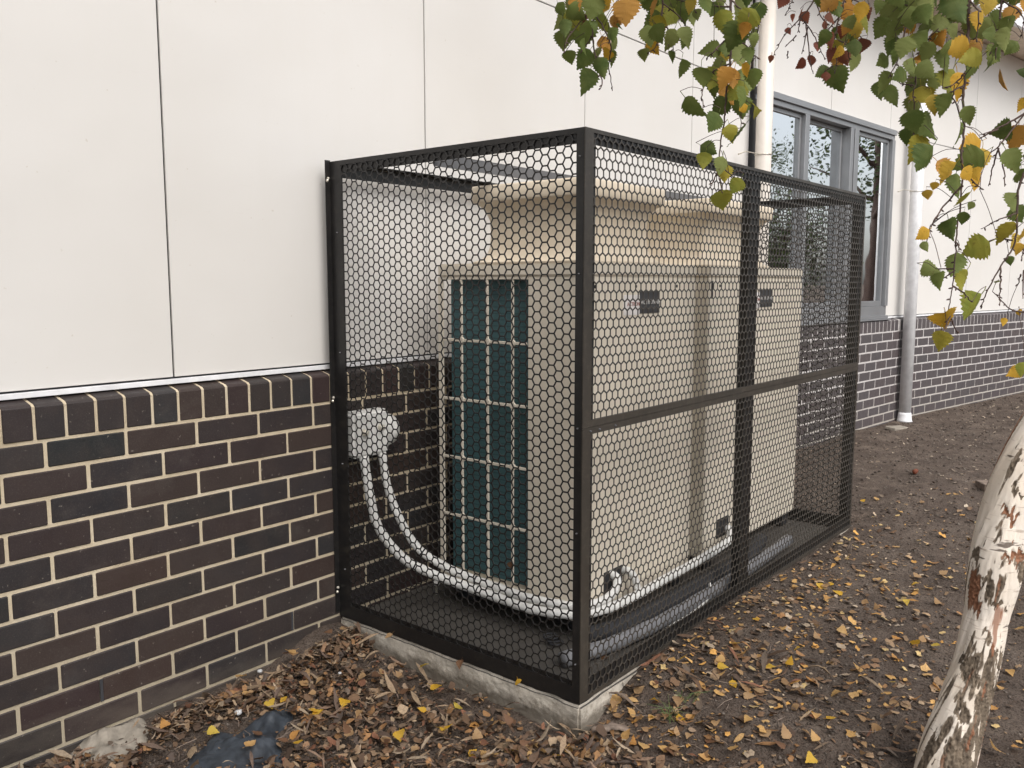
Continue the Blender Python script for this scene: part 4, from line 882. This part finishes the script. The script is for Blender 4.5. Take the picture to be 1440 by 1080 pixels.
for (x, y, k, zone) in [(560,950,'y','L'),(517,905,'y','L'),(606,985,'y','L'),(592,958,'y','L'),(575,990,'t','L'),(535,965,'t','L'),(665,1005,'t','L'),(640,1015,'y','L'),(600,1020,'y','L'),(618,1045,'y','L'),(690,1035,'t','L'),(292,1050,'y','L'),(235,1045,'p','L'),(448,1020,'y','L'),(440,1025,'y','L'),(343,990,'p','L'),(395,1020,'p','L'),(408,1060,'p','L'),(420,1065,'y','L'),(325,1000,'t','L'),
     (660,1070,'y','F'),(720,1055,'y','F'),(742,1052,'t','F'),(765,1065,'p','F'),(800,1066,'p','F'),(790,1068,'y','F'),(833,1010,'t','F'),(862,1008,'p','F'),(870,980,'y','F'),(905,1060,'p','F'),(940,1060,'p','F'),(950,1058,'t','F'),(893,1018,'p','F'),(915,1035,'p','F'),(920,985,'y','F'),(955,935,'y','R'),(1020,935,'p','R'),(1030,960,'y','R'),(1075,938,'y','R'),(1045,950,'t','R'),(1030,910,'y','R'),
     (990,965,'p','F'),(975,1008,'p','F'),(960,1020,'y','F'),(990,1020,'p','F'),(1000,1020,'t','F'),(1055,1015,'p','R'),(1080,1040,'t','R'),(1110,1045,'t','R'),(1145,965,'p','R'),(1115,995,'t','R'),(1150,1050,'p','R'),(1098,965,'t','R'),(1212,850,'t','R'),(1285,822,'y','R'),(1310,832,'p','R'),(1262,992,'t','R'),(1235,1028,'t','R'),(1283,912,'y','R'),(1310,912,'y','R'),(1320,975,'p','R'),(1232,702,'p','R'),(1295,707,'t','R'),(1212,705,'y','R'),(1090,865,'p','R'),(1150,825,'y','R'),(1185,838,'y','R'),(1060,875,'y','R'),(1115,828,'p','R')]:
    fall(gfind(x, y), k, random.uniform(.030, .044), zone)
for _ in range(135): 
    x, y = random.uniform(830, 1440), random.uniform(790, 1079)
    if x < 1180 and y < 790+(1180-x)*.62: continue
    fall(gfind(x, y), random.choice('ptttppby'), random.uniform(.026, .046), 'R')
for _ in range(55): fall(gfind(random.uniform(640, 1010), random.uniform(985, 1079)), random.choice('pttbtp'), random.uniform(.024, .040), 'F')
for _ in range(60): 
    P = gfind(random.uniform(330, 760), random.uniform(900, 1079)); fall(P, random.choice('ttbbtpty'), random.uniform(.026, .044), 'L')
for i, (x, y) in enumerate(((515, 851), (855, 925), (845, 828), (832, 845))):
    r = ray(x, y); P = C0+r*(-H/r.z); o = link('fallen_leaf', DL['y' if i != 1 else 'b'][1]); o.scale = (.038,)*3; o.location = P+Vector((0, 0, .006)); o.rotation_euler = (R(84), .15, i*1.3)
    tag(o, ['yellow leaf on the slab inside the cage beside the brick wall', 'brown curled leaf on the slab just behind the near cage post', 'yellow leaf on the slab below the pipe elbow', 'small yellow leaf beside the black lagged pipe'][i], 'leaf')
o = link('fallen_leaf', DL['b'][1]); o.scale = (.034,)*3; o.location = (2.497, 2.05, .245); o.rotation_euler = (0.1, .2, R(90)); tag(o, 'rust brown leaf caught in the coil guard of the nearer unit', 'leaf')

for i, (y_, z_, k) in enumerate(((2.30, .075, 't'), (1.95, .072, 'b'), (1.70, .078, 'y'))):
    o = link('fallen_leaf', DL[k][i % 3]); o.scale = (.034,)*3; o.location = (2.105, y_, z_-.07+.012); o.rotation_euler = (R(60), .3*i, R(80+20*i))
    tag(o, ['tan leaf leaning on the slab face nearest the brick wall', 'brown leaf leaning on the middle of the slab face', 'yellow leaf leaning on the slab face near the cage corner'][i], 'leaf')
# bark strip, sheet, spill, block, scraps, tuft
P = gfind(868, 1030); bs = MB(); n = 14
ax = (_R*.98+_F*.2).normalized(); ay = Vector((0, 0, 1)).cross(ax)
rings = []
for i in range(n+1):
    t = i/n; wv = (.012+.012*math.sin(t*math.pi))*(1+.25*math.sin(i*2.3)); c = P+ax*((t-.5)*.17)+Vector((0, 0, .014+.008*math.sin(t*5)))+ay*.006*math.sin(i*1.3)
    rings.append([c-ay*wv, c-ay*wv*.4+Vector((0, 0, .007)), c+ay*wv*.5+Vector((0, 0, .006)), c+ay*wv, c+Vector((0, 0, -.003))])
bs.loft(rings); tag(bs.build('bark_strip', M['wood'], smooth=True), 'grey weathered strip of bark lying in front of the slab corner', 'bark')
def patchmesh(name, poly, mat, h, label, cat, rough=.006, f=22):
    Pp = [gfind(x, y) for x, y in poly]; c = sum(Pp, Vector())/len(Pp); mb = MB(); rings = 12
    bnd = spline([(p.x, p.y, 0) for p in Pp]+[(Pp[0].x, Pp[0].y, 0)], 5)[:-1]; m = len(bnd)
    for j in range(rings+1):
        k = j/rings
        for i, b in enumerate(bnd):
            x = c.x+(b.x-c.x)*k; y = c.y+(b.y-c.y)*k
            y = min(y, 2.612)
            z = float(gz(x, y)+fbm(x, y, 1.6, 3, 2)*.022)+h*(1-k**3)-.012*(k > .99)+rough*float(fbm(x, y, f, 4, 8)); mb.v.append((x, y, z+.006))
    for j in range(rings):
        for i in range(m): a = j*m+i; b = j*m+(i+1) % m; mb.f.append((a, b, b+m, a+m))
    return tag(mb.build(name, mat, smooth=True), label, cat)
patchmesh('plastic_sheet', [(205, 1095), (285, 1050), (360, 1020), (400, 1000), (412, 1012), (388, 1040), (398, 1062), (392, 1100), (300, 1130)], M['sheet'], .020, 'dark blue grey plastic sheet half buried in leaves at bottom left', 'sheet', .05, 12)
patchmesh('mortar_spill', [(118, 1032), (165, 1003), (205, 1012), (212, 1040), (180, 1070), (110, 1100), (70, 1100)], M['render'], .010, 'pale crusty mortar spill at the foot of the brick wall', 'mortar', .035, 30)
P = gfind(1388, 688); o = MB().box((-.09, -.045, -.02), (.09, .045, .045)).build('timber_block', M['wood'], bevel=.004); o.location = P; o.rotation_euler = (0, .05, .5); tag(o, 'dark timber offcut half buried in soil left of the trunk', 'timber')
P = gfind(1262, 603); o = MB().box((-.14, -.05, -.01), (.14, .05, .02)).build('paver_offcut', M['render'], bevel=.006); o.location = P; o.rotation_euler = (.1, .08, -.2); tag(o, 'pale broken paver piece under the white downpipe', 'paver')
for i, (x, y, s) in enumerate(((366, 955, .010), (336, 1014, .013), (478, 958, .007))):
    P = gfind(x, y); mb = MB(); rings = []
    for j in range(7):
        a = math.pi*j/6; rings.append([(s*math.sin(a)*math.cos(b)*(1+.25*math.sin(b*3+i)), s*math.sin(a)*math.sin(b)*(1+.2*math.cos(b*2)), s*.7*math.cos(a)) for b in np.linspace(0, 2*math.pi, 9)[:-1]])
    o = mb.loft(rings).build('crumpled_scrap', M['white'], smooth=True); o.location = P+Vector((0, 0, .03)); tag(o, ['white crumpled paper scrap in the drift beside the brick wall', 'pale crumpled scrap left of the plastic sheet', 'tiny white fragment in the drift near the slab'][i], 'scrap')
P = gfind(1287, 667); o = MB().tube([(-.012, 0, .0), (-.006, 0, .012), (.008, 0, .014), (.014, 0, .003)], [.006, .012, .011, .004], 8).build('red_scrap', M['lr'], smooth=True); o.location = P+Vector((0, 0, .006)); o.scale = (1.6, 1.6, 1.3); tag(o, 'small red scrap on bare soil between the cage and trunk', 'scrap')
for i, (x, y, hh, nn) in enumerate(((945, 1010, .10, 16), (1205, 735, .09, 22), (965, 985, .07, 10), (1195, 775, .06, 14))):
    P = gfind(x, y); gm = MB()
    for b in range(nn):
        a = random.uniform(0, 6.28); l_ = hh*random.uniform(.5, 1.1); q = P+Vector((random.gauss(0, .012), random.gauss(0, .012), 0)); o_ = Vector((math.cos(a), math.sin(a), 0))
        gm.tube([q, q+o_*l_*.3+Vector((0, 0, l_*.45)), q+o_*l_*.8+Vector((0, 0, l_*.55))], [.0012, .001, .0003], 4)
    tag(gm.build('grass_tuft', M['grass'] if i in (0, 2) else M['wood']), ['green grass tuft among leaves right of the bark strip', 'dry grass tuft at the far foot of the cage', 'small green grass tuft beside the cage front', 'low dry grass tuft in front of the far cage post'][i], 'grass')
